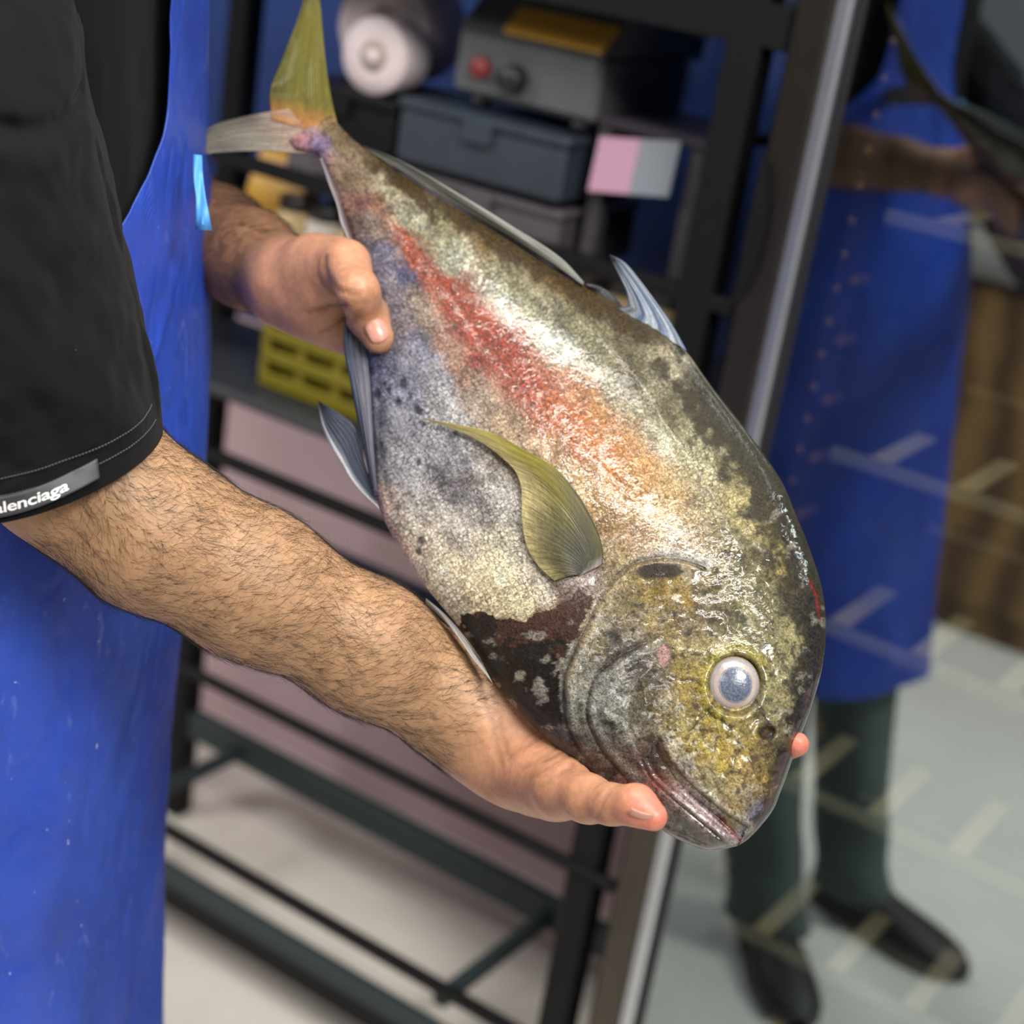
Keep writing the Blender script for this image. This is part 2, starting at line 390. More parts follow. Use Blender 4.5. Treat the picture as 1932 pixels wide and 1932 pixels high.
# tray on lower shelf
tr = empty('storage_tray', W(-1.05, 1.62, .54), 'low slate grey tray on the lower rack shelf, above the bare forearm', 'tray')
rbox('base', (-1.32, 1.56, .541), (-.75, 1.71, .55), M_dkgrey, tr); rbox('rim', (-1.32, 1.555, .541), (-.75, 1.565, .575), M_dkgrey, tr); rbox('rim', (-1.32, 1.70, .541), (-.75, 1.71, .575), mat('navy plastic', srgb('17213a'), .5), tr)
# steel hook on the wall
hk = empty('wall_hook', W(-1.07, C1 - .01, 1.27), 'grey metal bracket hook hanging on the blue wall', 'hook')
M_grey = grained('dull grey steel', srgb('6a7482'), .4, .1, 40, .6)
rbox('plate', (-1.09, C1 - .015, 1.30), (-1.05, C1 - .001, 1.37), mat('navy plate', (.006, .01, .03), .5), hk)
m_ = MB(); m_.bar(W(-1.035, C1 - .03, 1.36), W(-1.075, C1 - .05, 1.235), .017); m_.build('arm', M_grey, hk)
m_ = MB(); m_.bar(W(-1.075, C1 - .05, 1.24), W(-1.11, C1 - .03, 1.285), .015); m_.build('tip', M_grey, hk)
sk = MB(); sk.lathe([(0, .006), (.012, .006), (.014, 0)], W(-1.17, C1 - .001, 1.255), -EN); o = sk.build('cable_grommet', mat('dusty rose grommet', srgb('5d4a5c'), .5), None, True)
tag(o, 'small round dusty rose grommet on the blue wall left of the hook', 'grommet')

# ------------------------------------------------------------------ glass door refrigerator
fr = empty('refrigerator', W(-.33, 1.75, 0), 'dark steel glass-door fridge at the right, mirroring the fishmonger in its pane', 'refrigerator')
M_stile = grained('dark brushed steel', srgb('5a544e'), .27, .08, 60, .9)
M_chrome = grained('satin aluminium strip', srgb('c3c8d0'), .3, .04, 60, .9)
M_dark = grained('dark fridge liner', (.010, .013, .030), .5, .1, 20)
fa0, fa1, fz0, fz1, fb = -.668, .05, .03, 2.05, 1.99
rbox('cabinet_side', (fa0, FC + .035, fz0), (fa0 + .03, fb, fz1), M_black, fr); rbox('cabinet_side', (fa1 - .03, FC + .035, fz0), (fa1, fb, fz1), M_black, fr)
rbox('cabinet_back', (fa0, fb - .02, fz0), (fa1, fb, fz1), M_dark, fr); rbox('cabinet_top', (fa0, FC + .035, fz1 - .03), (fa1, fb, fz1), M_black, fr)
rbox('cabinet_floor', (fa0, FC + .035, fz0), (fa1, fb, .10), M_dark, fr)
for a in (fa0 + .04, fa1 - .04): rbox('foot', (a - .02, FC + .06, 0), (a + .02, FC + .10, fz0), M_blk, fr)
# door
dr = rbox('door_frame', (fa0, FC - .012, .06), (-.6285, FC + .03, fz1), M_stile, fr, .004)
for lo, hi in (((fa1 - .05, FC - .012, .06), (fa1, FC + .03, fz1)), ((-.6285, FC - .012, .06), (fa1 - .05, FC + .03, .10)), ((-.6285, FC - .012, fz1 - .06), (fa1 - .05, FC + .03, fz1))):
    rbox('door_frame', lo, hi, M_stile, fr, .004)
rbox('aluminium_strip', (-.6285, FC - .014, .10), (-.6125, FC + .006, fz1 - .06), M_chrome, fr, .003)
rbox('gasket', (-.6125, FC - .004, .10), (-.604, FC + .02, fz1 - .06), M_blk, fr, .002)
# half-moon handle recess on the stile
m_ = MB(); n_ = 18
ring = [(.072 * math.cos(t), .021 * math.sin(t)) for t in np.linspace(0, math.pi, n_)]
top = [W(fa0 - .001 + q, FC - .0175, 1.212 + p) for p, q in ring]; bot = [W(fa0 - .001 + q, FC - .010, 1.212 + p) for p, q in ring]
inn = [W(fa0 - .001 + q * .84, FC - .0145, 1.212 + p * .95) for p, q in ring]
m_.add(top + bot + inn, [(i, i + 1, n_ + i + 1, n_ + i) for i in range(n_ - 1)] + [(i + 1, i, 2 * n_ + i, 2 * n_ + i + 1) for i in range(n_ - 1)] + [tuple(range(2 * n_, 3 * n_))]); m_.build('handle_recess', M_black, fr)
M_glass = bpy.data.materials.new('coated glass'); M_glass.use_nodes = True; t = M_glass.node_tree; t.nodes.clear()
gl = t.nodes.new('ShaderNodeBsdfGlossy'); gl.inputs['Roughness'].default_value = 0.0; gl.inputs['Color'].default_value = (.57, .67, .71, 1)
tp = t.nodes.new('ShaderNodeBsdfTransparent'); tp.inputs[0].default_value = (.82, .86, .86, 1)
mx = t.nodes.new('ShaderNodeMixShader'); mx.inputs[0].default_value = .60; ou = t.nodes.new('ShaderNodeOutputMaterial')
t.links.new(tp.outputs[0], mx.inputs[1]); t.links.new(gl.outputs[0], mx.inputs[2]); t.links.new(mx.outputs[0], ou.inputs[0])
m_ = MB(); m_.add([W(-.605, FC, .095), W(fa1 - .045, FC, .095), W(fa1 - .045, FC, fz1 - .055), W(-.605, FC, fz1 - .055)], [(0, 1, 2, 3)]); m_.build('glass_pane', M_glass, fr)
# shelves with front rail; short cream slats stand in for lit stretches of wire
M_rail = grained('beige wire rail', srgb('8f8872'), .45, .06, 40); M_lit_wire = grained('cream lit wire', srgb('f0dcb0'), .45, .05, 40)
sl_me = None
for z in (1.242, .998, .815, .624, .425, .22):
    sh = rbox('wire_shelf', (-.565, 1.53, z - .008), (fa1 - .035, 1.542, z + .006), M_rail, fr, .002)
    rbox('back_rail', (-.565, 1.93, z - .004), (fa1 - .035, 1.936, z + .004), M_rail, sh, .001)
    for k in range(6):
        a = -.52 + k * .092
        if sl_me is None:
            m_ = MB(); m_.box((-.011, .01, -.003), (.011, .15, .001), lambda p, q, r: E1 * p + EN * q + np.array([0, 0, r]), .0008); q_ = m_.build('slat', M_lit_wire); sl_me = q_.data
        else:
            q_ = bpy.data.objects.new('slat', sl_me); COL.objects.link(q_)
        q_.location = W(a, 1.54, z); q_.parent = sh; q_.matrix_parent_inverse.identity()
# shelf standard with clips
M_brass = mat('dull brass clip', srgb('b98a5c'), .35, .7)
st = rbox('shelf_standard', (-.60, 1.525, .12), (-.575, 1.53, 1.95), mat('plum black steel', (.022, .016, .022), .45), fr, .001)
for k in range(26):
    m_ = MB(); m_.lathe([(0, .003), (.0035, .0025), (.004, 0)], W(-.594, 1.525, .55 + .034 * k), -EN, 10); m_.build('rivet', M_brass, st, True)
for k in range(12):
    z = .50 + .0615 * k
    m_ = MB(); m_.box((-.578, 1.51, z - .004), (-.568, 1.545, z + .004), RK, .002); m_.build('shelf_clip', M_brass, fr)
# wooden counter across the room, seen in the pane
ct = empty('counter', W(-1.3, -.85, 0), 'brown wooden counter mirrored at the right edge of the fridge door', 'counter')
M_wood = mat('brown wood', srgb('7a5a36'), .5); t = NT(M_wood); wv = t.n('ShaderNodeTexWave', Scale=3.0, Distortion=6.0, Detail=3.0); t.l(t.obj(), wv.inputs[0]); t.l(t.ramp(wv.outputs[1], [(0, srgb('5a3f22')), (1, srgb('94703f'))]), t.b.inputs['Base Color'])
for k in range(5): rbox('door', (-2.2 + k * .5 + .004, -.672, .08), (-1.7 + k * .5 - .004, -.65, .80), M_wood, ct)
rbox('carcass', (-2.2, -1.2, .0), (.3, -.672, .82), M_wood, ct); rbox('worktop', (-2.22, -1.22, .82), (.32, -.63, .86), grained('grey worktop', srgb('8a8680'), .4), ct)
#--BG-END
# ------------------------------------------------------------------ the fish
FO = np.array([595., 255.]); FL = 1562.0
FU = np.array([805., 1325.]); FU /= np.linalg.norm(FU); FV = np.array([-FU[1], FU[0]]) * -1   # across, dorsal positive
def fish_depth(s): return 1.125 - .215 * np.clip(s, -250, 1700) / FL
def st_of(x, y): return (x - FO[0]) * FU[0] + (y - FO[1]) * FU[1], (x - FO[0]) * FV[0] + (y - FO[1]) * FV[1]
DORS = [(632, 228), (665, 262), (700, 287), (760, 331), (850, 387), (950, 447), (1050, 510), (1100, 537), (1180, 583), (1290, 657), (1350, 738), (1420, 828), (1470, 900), (1506, 980), (1533, 1050), (1552, 1115), (1558, 1180), (1551, 1260), (1532, 1330), (1503, 1410), (1474, 1490), (1445, 1555), (1412, 1590)]
VENT = [(556, 280), (600, 296), (618, 335), (640, 390), (665, 470), (672, 560), (676, 640), (688, 720), (696, 800), (702, 900), (716, 960), (740, 1010), (792, 1092), (830, 1140), (870, 1190), (905, 1245), (942, 1300), (982, 1345), (1040, 1402), (1100, 1452), (1160, 1497), (1225, 1545), (1255, 1570), (1305, 1595), (1352, 1609), (1380, 1607)]
ds, dt = np.array([st_of(*p) for p in DORS]).T; vs, vt = np.array([st_of(*p) for p in VENT]).T
SMAX = 1560.0
def W_half(s):
    return pchip(np.asarray(s) / FL, [-.02, .03, .08, .2, .4, .6, .74, .85, .93, .97, .99, 1.0], [.007, .0085, .011, .020, .034, .043, .046, .043, .033, .024, .019, .015])
def section(s): return pchip(s, ds, dt), pchip(s, vs, vt)
def fish_bulge(x, y):
    "front half thickness in metres at a photo position"
    s, t = st_of(np.asarray(x, float), np.asarray(y, float)); a, b = section(s)
    e = np.clip((t - (a + b) / 2) / np.maximum((a - b) / 2, 1), -1, 1)
    return W_half(s) * (1 - np.abs(e) ** 2.3) ** .62
def fish_front(x, y):
    s, _ = st_of(np.asarray(x, float), np.asarray(y, float)); return fish_depth(s) - fish_bulge(x, y)

# colour spots: photo position -> skin colour, with some highlight tone mixed in
SPOTS = """560 255 e0a0a0;540 240 d0948c;600 218 c4945a;640 265 80704e;630 300 a88a6e;660 330 907c5c;655 380 9a7060;615 280 8878a0;
720 370 d2ceac;780 420 cacaac;850 480 c2c6ac;950 560 bcc0a6;1050 650 c0c4b0;1150 740 b4b8a0;1250 830 c8ccb2;1330 900 c6c098;1400 960 beb07a;
760 342 66582c;900 437 765f28;1050 526 665024;1150 592 4a4028;1240 650 5a5236;1262 672 c4bca0;1340 760 544b30;1400 840 564c30;1450 920 6a5e38;1500 1010 655a34;1530 1100 4a4630;1546 1200 464436;
830 430 a8a078;960 510 9a9470;1100 620 8e8a6a;1180 700 6a6244;1260 780 6a6448;1330 850 a6a280;1000 590 a4a486;1130 680 8c8a6e;1210 760 9c9a80;1290 860 b8b894;1370 900 a89e70;1440 990 a89a64;1480 1060 908450;
715 390 b87c60;780 470 c87850;830 540 c06850;880 590 c05a4a;930 650 bc4e40;980 710 c05848;1030 750 d06e50;1090 810 d48056;1150 870 d88a58;1210 920 d49c68;905 660 b05a50;860 560 a86050;
960 620 a87060;1020 690 b07a60;1080 740 c89a78;1140 800 d0a878;1200 860 d8b484;
720 480 84829a;700 430 a8988a;690 385 a07064;740 560 827c8a;760 520 686a8c;790 580 a09080;830 640 b08a7a;860 700 b89078;900 760 b0a090;960 800 bca488;1040 850 ccaa80;1100 920 d4b070;1180 960 d8b27a;1250 970 d2bc8a;1290 1030 bca68c;1200 1010 c4a484;1140 960 8c7448;
690 660 50567e;720 700 74768e;760 720 9698aa;800 660 9094aa;830 720 aaaab0;750 800 a2a2ac;850 780 b2b2b4;760 880 b4b4ba;860 880 a2a2aa;870 915 82808c;800 950 bcbab8;930 930 bcbab4;780 1010 d0c9c0;860 1010 c2bebc;950 1030 ccc8b8;870 1090 d8cebc;950 1110 d8d0b8;1020 1110 d4ccbc;830 1110 ccc8c2;900 1150 d4ccb2;980 1150 d4ceb2;1080 1070 ccc0b8;1090 1110 b4a498;
700 950 c09c94;695 850 60606a;684 760 5c6070;676 600 4e566c;740 1015 ccb0a2;800 1100 d0ccc4;
900 1200 3c2c24;960 1210 4a3428;1020 1180 5c3a2a;1060 1150 6a4a38;950 1260 241c1a;1000 1260 4c4442;1000 1310 686468;1040 1210 553626;960 1310 3a3434;1010 1350 44403e;
1105 1160 c0b08e;1075 1240 b8b8ac;1060 1340 767870;1110 1300 a6a698;1150 1255 6e6058;1185 1235 585048;1140 1330 b6bab2;1170 1310 c0c4bc;1150 1400 6a645a;1200 1330 88806e;1230 1270 786e62;1080 1400 545456;1130 1450 6a5e56;1200 1460 866860;1235 1505 b06a62;1280 1545 807268;1115 1210 8a7c58;1040 1380 4c4c4e;
1220 1110 a48e46;1280 1120 a4883a;1180 1130 988860;1290 1170 765828;1340 1150 6a5a32;1330 1080 807044;1400 1080 847c54;1440 1140 746e4a;1400 1170 948e60;1300 1220 b2a26a;1300 1270 ac964a;1330 1330 bca23e;1380 1380 c2ac58;1300 1390 c6b670;1340 1420 c8b254;1400 1440 c6ac60;1430 1460 bc9a56;1340 1480 cec69a;1380 1530 b69a56;1295 1435 dcd8c4;1240 1330 7e6e4a;1470 1350 9e966c;1450 1280 a49c6c;1480 1200 9e966a;1500 1260 88825e;1512 1160 565238;1522 1320 64624e;1490 1400 585648;1460 1450 56503e;1430 1500 86744a;1444 1548 7078a0;1405 1575 7c8498;1390 1230 b0a468;1340 1270 b8a85a;1310 1310 a08a48;
1235 1425 6a524e;1270 1475 8a706c;1290 1495 ccb4b4;1340 1545 bca8a8;1310 1515 c4b0b0;1290 1565 686864;1345 1595 484844;1260 1545 98867a;1375 1590 6a6460"""
SP = [q.split() for q in SPOTS.replace('\n', '').split(';')]
SPX = np.array([float(q[0]) for q in SP]); SPY = np.array([float(q[1]) for q in SP]); SPC = np.array([srgb(q[2]) for q in SP])
def spot_colour(x, y):
    out = np.empty(x.shape + (3,)); n = x.size; xf, yf = x.ravel(), y.ravel(); o = out.reshape(-1, 3)
    for i in range(0, n, 20000):
        dx = xf[i:i + 20000, None] - SPX; dy = yf[i:i + 20000, None] - SPY
        # stretched along the body axis
        a = dx * FU[0] + dy * FU[1]; b = dx * FV[0] + dy * FV[1]
        wgt = 1 / ((.7 * a) ** 2 + (1.25 * b) ** 2 + 120) ** 1.9
        o[i:i + 20000] = (wgt @ SPC) / wgt.sum(1, keepdims=True)
    return out
OPERC = poly_res([(1345, 1078), (1300, 1058), (1255, 1052), (1205, 1060), (1163, 1088), (1138, 1122), (1110, 1175), (1082, 1235), (1064, 1295), (1066, 1350), (1085, 1400), (1120, 1450)], 60)
PREOP = poly_res([(1262, 1190), (1215, 1215), (1160, 1245), (1118, 1290), (1108, 1345), (1128, 1400), (1165, 1450), (1215, 1500)], 40)
CHEEK = poly_res([(1240, 1250), (1195, 1300), (1185, 1360), (1200, 1410), (1225, 1450)], 30)
MAXUP = poly_res([(1243, 1393), (1262, 1430), (1290, 1466), (1340, 1512), (1385, 1545), (1410, 1560)], 40)
MAXLO = poly_res([(1212, 1437), (1228, 1468), (1262, 1500), (1310, 1540), (1352, 1575), (1388, 1604)], 40)
LIPGAP = poly_res([(1300, 1497), (1345, 1535), (1378, 1565), (1402, 1590)], 20)
MOUTH = np.r_[MAXUP, MAXLO[::-1]]
THROAT = [(868, 1162), (905, 1156), (940, 1166), (985, 1168), (1030, 1150), (1070, 1135), (1105, 1110), (1118, 1130), (1095, 1190), (1068, 1240), (1052, 1300), (1062, 1370), (1000, 1380), (960, 1330), (915, 1270), (875, 1205)]
DARKB = [(1195, 1078), (1215, 1066), (1245, 1060), (1275, 1064), (1292, 1076), (1270, 1088), (1240, 1090), (1215, 1092)]
RSTRIPE = poly_res([(735, 415), (800, 500), (880, 585), (945, 655), (1010, 735), (1085, 805), (1150, 868), (1235, 935)], 60)
LATERAL = poly_res([(690, 345), (740, 410), (790, 480), (850, 560), (905, 640), (970, 720), (1040, 790), (1120, 860), (1200, 930)], 60)
RIDGE = poly_res([(1040, 545), (1110, 610), (1180, 680), (1250, 790), (1310, 880), (1370, 980), (1400, 1050)], 50)
BELLY = poly_res([(705, 930), (745, 980), (800, 1065), (850, 1140)], 20)
ANALG = poly_res([(655, 420), (690, 520), (705, 620), (712, 720), (716, 820), (728, 920), (760, 1000)], 30)
EYE = (1388., 1292.)
NS, NT_ = 640, 236
sv = np.concatenate([np.linspace(-18, SMAX - 30, NS - 12), SMAX - 30 + 30 * np.sin(np.linspace(.08, 1, 12) * math.pi / 2)])
th = np.linspace(0, math.pi, NT_)
a_, b_ = section(sv); tc = (a_ + b_) / 2; hh = (a_ - b_) / 2
endk = np.sqrt(np.clip(1 - np.clip((sv - (SMAX - 30)) / 30, 0, 1) ** 2, 0.0, 1)) * .8 + .2
endk = np.where(sv > SMAX - 30, endk, 1); hh = hh * endk
eta = np.cos(th)                                            # dorsal +1 .. ventral -1
Sg = np.repeat(sv[:, None], NT_, 1); Tg = tc[:, None] + hh[:, None] * eta[None]
Xg = FO[0] + Sg * FU[0] + Tg * FV[0]; Yg = FO[1] + Sg * FU[1] + Tg * FV[1]
Zg = W_half(sv)[:, None] * endk[:, None] * (1 - np.abs(eta[None]) ** 2.3) ** .62
edge = (1 - np.abs(eta[None])) ; edge = sstep(0, .05, edge)
disp = np.zeros_like(Zg)
def near(poly, r, x=Xg, y=Yg):
    return dist_poly(x, y, poly)
d_op, s_op, p_op = near(OPERC, 0)
headm = ((s_op < 0)).astype(float)                         # head side of the gill cover edge
fade_op = sstep(0, .06, p_op) * sstep(1, .93, p_op)
disp += .0032 * np.where(headm > 0, np.exp(-d_op / 70), 0) * fade_op * sstep(0, 5, np.where(headm > 0, d_op, 0)) - .0016 * np.exp(-(d_op / 5) ** 2) * fade_op
d_pr, s_pr, p_pr = near(PREOP, 0); f_pr = sstep(0, .1, p_pr) * sstep(1, .9, p_pr)
disp += f_pr * (-.0013 * np.exp(-(d_pr / 6) ** 2) + .0014 * np.where(s_pr < 0, np.exp(-d_pr / 30), 0))
d_ch, s_ch, p_ch = near(CHEEK, 0); disp += sstep(0, .1, p_ch) * sstep(1, .9, p_ch) * (-.0007 * np.exp(-(d_ch / 7) ** 2))
d_mu, s_mu, p_mu = near(MAXUP, 0); d_ml, s_ml, p_ml = near(MAXLO, 0); inm = in_poly(Xg, Yg, MOUTH)
disp += np.where(inm, -.0036 * sstep(0, 14, np.minimum(d_mu, d_ml)) + .0016 * np.exp(-((d_mu - 26) / 12) ** 2), 0) - .0012 * np.exp(-(d_mu / 4) ** 2) - .0015 * np.exp(-(d_ml / 4) ** 2)
d_lg, _, _ = near(LIPGAP, 0); disp += -.0022 * np.exp(-(d_lg / 4) ** 2)
disp += .0012 * np.where(~inm & (s_mu > 0), 0, 0)
r_eye = np.hypot((Xg - EYE[0]), (Yg - EYE[1]) * .93); disp += -.006 * sstep(56, 44, r_eye) + .0012 * np.exp(-((r_eye - 60) / 9) ** 2)
r_no = np.hypot((Xg - 1447) * .8, Yg - 1383); disp += -.004 * sstep(17, 6, r_no) + .0008 * np.exp(-((r_no - 20) / 5) ** 2)
d_la, s_la, p_la = near(LATERAL, 0); disp += .0002 * np.exp(-((d_la - 9) / 12) ** 2) * (s_la > 0) - .0003 * np.exp(-(d_la / 10) ** 2) * sstep(.9, .5, p_la)
d_ri, _, p_ri = near(RIDGE, 0); disp += .0007 * np.exp(-(d_ri / 10) ** 2)
d_an, s_an, p_an = near(ANALG, 0); disp += -.0013 * np.exp(-(d_an / 7) ** 2) * sstep(1, .85, p_an)
d_pb = np.hypot(Xg - 1083, Yg - 1083); disp += .0035 * sstep(52, 20, d_pb)
xy = np.stack([Xg, Yg], -1)
headw = sstep(1000, 1080, Sg)
disp += fbm(xy / 70, 4, 3) * .0009 * (.4 + headw) + fbm(xy / 16, 3, 5) * (.00060 * headw + .00012)
disp *= edge
# ---- skin colour
wx = fbm(xy / 34, 4, 11) * 26 + fbm(xy / 9, 3, 12) * 9; wy = fbm(xy / 34, 4, 13) * 26 + fbm(xy / 9, 3, 14) * 9
colr = spot_colour(Xg + wx, Yg + wy)
nb = fbm(xy / 22, 5, 21); nf = fbm(xy / 6, 3, 22); nm = fbm(np.stack([Sg / 60, Tg / 22], -1), 4, 23)
colr *= np.clip(1 + .55 * nb + .35 * nm, .35, 1.7)[..., None]
def paint(mask, c, k=1.0):
    global colr
    m = np.clip(mask * k, 0, 1)[..., None]; colr = colr * (1 - m) + np.array(c if not isinstance(c, str) else srgb(c)) * m
def warped_poly(poly, amp=6):
    wx2 = fbm(xy / 16, 4, 41) * amp; wy2 = fbm(xy / 16, 4, 42) * amp
    return in_poly(Xg + wx2, Yg + wy2, poly)
cmix2 = lambda a, b, k: np.array(srgb(a)) * (1 - k[..., None]) + np.array(srgb(b)) * k[..., None]
tm = warped_poly(THROAT, 14).astype(float)
tcol = np.where(((Yg - 1120) * .9 + (1080 - Xg) * .35 + nb * 80 > 105)[..., None], np.array(srgb('1c1614')), np.array(srgb('4c2f22')))
fleck = sstep(.22, .5, fbm(xy / 30, 5, 51) + .25 * nf + .25 * sstep(1230, 1330, Yg))
m_ = (tm * (1 - .85 * fleck))[..., None]; colr = colr * (1 - m_) + tcol * m_
paint(tm * fleck * sstep(.2, .9, fleck), 'a8a098', .7)
hd_ = (a_[:, None] - Tg)                                      # distance below the back outline, px
bw = pchip(sv, [0, 60, 200, 600, 760, 900, 1050, 1250, 1560], [4, 16, 34, 42, 58, 74, 80, 66, 44])[:, None]
bandm = sstep(1.25, .75, hd_ / bw + .8 * nb) * sstep(20, 120, Sg)
bc = cmix2('4e3a12', '3a3420', sstep(600, 800, Sg)); m_ = (bandm * .95)[..., None]; colr = colr * (1 - m_) + bc * (1 + .5 * nf[..., None]) * m_
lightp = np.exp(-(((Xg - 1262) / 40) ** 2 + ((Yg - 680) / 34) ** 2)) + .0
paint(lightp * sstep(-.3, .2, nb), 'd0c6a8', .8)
sheen_m = sstep(0, .35, nm + .6 * nb) * np.exp(-((Tg - pchip(sv, [0, 300, 700, 1000, 1300], [10, 60, 110, 135, 160])[:, None]) / 55) ** 2) * sstep(60, 200, Sg) * sstep(1350, 1100, Sg)
paint(sheen_m * .45, 'd6d6c0')  # silver shine of the upper flank put into the skin colour
# dark mottling on the gill covers and head
mot = sstep(.18, .42, fbm(xy / 40, 5, 61)) * sstep(1060, 1120, Sg) ; jawside = sstep(120, -60, Tg)
paint(mot * jawside * .8, '2a2522')
paint(sstep(.25, .5, fbm(xy / 26, 5, 62)) * headw * (1 - jawside) * .55, '453c22')
paint(sstep(.22, .45, fbm(xy / 24, 5, 63)) * headw * .55, 'd4cdb8', .8)
paint(sstep(.20, .42, fbm(xy / 13, 4, 64) + .25 * nb) * headw * .75, '1e1a14')
paint(sstep(.30, .5, fbm(np.stack([Sg / 30, Tg / 8], -1), 3, 65)) * headw * .5, '2a2418')
# yellow-gold wash on the cheek
paint(np.exp(-(((Xg - 1350) / 95) ** 2 + ((Yg - 1395) / 85) ** 2)) * sstep(-.2, .4, nb) * .6, 'c8a830')
paint(np.exp(-(((Xg - 1262) / 60) ** 2 + ((Yg - 1118) / 38) ** 2)) * sstep(-.3, .3, nb) * .6, 'a08020')
paint(sstep(5, -3, np.where(in_poly(Xg + wx * .2, Yg + wy * .2, DARKB), -1, 1) * dist_poly(Xg + wx * .2, Yg + wy * .2, np.array(DARKB + DARKB[:1]))[0]), '0c0a0a', .92)
paint(np.exp(-(d_op / 4.5) ** 2) * fade_op, '2a241e', .75)
paint(np.where(s_op > 0, np.exp(-((d_op - 9) / 8) ** 2), 0) * sstep(0, .02, p_op) * sstep(.34, .12, p_op) , 'e8e2d8', .9)
paint(np.where(s_op < 0, np.exp(-((d_op - 16) / 9) ** 2), 0) * fade_op * sstep(.3, .5, p_op) * sstep(1, .7, p_op), 'c8c8bc', .65)
paint(np.where(s_op < 0, np.exp(-((d_op - 8) / 13) ** 2), 0) * sstep(.22, .36, p_op) * sstep(.75, .6, p_op) * sstep(-.6, .1, nb), 'c8b48c', .9)
paint(np.exp(-(d_pr / 4) ** 2) * f_pr, '332d28', .7); paint(np.where(s_pr < 0, np.exp(-((d_pr - 14) / 8) ** 2), 0) * f_pr, 'c6c8c0', .4)
paint(np.exp(-(d_mu / 3.5) ** 2), '1c1716', .8); paint(np.exp(-(d_ml / 3.5) ** 2), '2a2120', .8)
paint(np.where(~inm, np.exp(-((d_mu - 9) / 5) ** 2), 0) * (p_mu > .05), 'ded8c4', .5)
paint(inm * np.exp(-((d_ml - 14) / 9) ** 2) * sstep(.25, .45, p_ml), 'dcc4c6', .85)
paint(inm * sstep(1270, 1235, Xg), '52403c', .8)
paint(np.exp(-(d_lg / 3) ** 2) * sstep(.3, .7, near(LIPGAP, 0)[2]), 'b03a34', .8)
paint(sstep(1.0, .5, np.hypot((Xg - 1253) / 15, (Yg - 1236) / 26)), 'dca8a6', .9)
paint(np.exp(-((r_eye - 62) / 10) ** 2) * sstep(-20, 20, (EYE[1] - Yg) * .6 + (EYE[0] - Xg) * .9 + 30), 'b0a438', .7)
paint(sstep(18, 10, r_no), '2a2018', .9); paint(sstep(10, 5, np.hypot(Xg - 1446, Yg - 1379)), '6a4a22', .8)
paint(sstep(60, 20, np.hypot((Xg - 1215) * .8, (Yg - 1500))) * sstep(-.2, .3, nb), 'c06058', .6)
spk0 = sstep(.1, .4, nf)
# dark line above the red stripe, red stripe itself
paint(np.where(s_la < 0, np.exp(-((d_la - 16) / 14) ** 2), 0) * sstep(.08, .2, p_la) * sstep(.62, .4, p_la) * sstep(-.3, .3, nm), '5c4436', .75)
paint(np.exp(-(d_la / 7) ** 2) * sstep(.1, .2, p_la) * sstep(.6, .35, p_la), 'd07850', .65)
d_rs, _, p_rs = dist_poly(Xg + wx * .5, Yg + wy * .5, RSTRIPE)
rw = pchip(p_rs, [0, .2, .5, .8, 1], [8, 22, 46, 44, 40]); rm = np.exp(-(d_rs / rw) ** 2) * sstep(0, .06, p_rs) * sstep(1, .82, p_rs)
rcol = cmix2('b44a2e', 'ca6e30', sstep(.45, .85, p_rs)); m_ = (rm * np.clip(.85 + .5 * nb - .4 * spk0, .1, .95))[..., None]; colr = colr * (1 - m_) + rcol * (1 + .4 * nf[..., None]) * m_
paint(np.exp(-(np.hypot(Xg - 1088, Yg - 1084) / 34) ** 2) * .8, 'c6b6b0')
for cx_, cy_, r_ in ((1140, 965, 26), (875, 905, 34), (1330, 1150, 30)): paint(np.exp(-(np.hypot(Xg + wx - cx_, Yg + wy - cy_) / r_) ** 2) * .55, '5a4a36')
# small dark specks on the belly
for sx, sy, r in ((762, 722, 9), (752, 757, 7), (787, 770, 7), (792, 775, 6), (790, 872, 5), (858, 818, 5), (878, 840, 4), (734, 735, 5), (726, 724, 4), (800, 800, 4), (922, 965, 4), (812, 912, 3), (700, 700, 8), (712, 742, 7), (795, 1020, 8), (790, 1040, 6), (925, 937, 3)):
    paint(sstep(1.3, .6, np.hypot((Xg - sx) / r, (Yg - sy) / (r * 1.3)) + .5 * nf), '2a2a38', .85)
# scrape on the nape
paint(np.exp(-(dist_poly(Xg, Yg, np.array([(1527, 1095), (1540, 1125), (1546, 1165)]))[0] / 3) ** 2), 'a02018', .8)
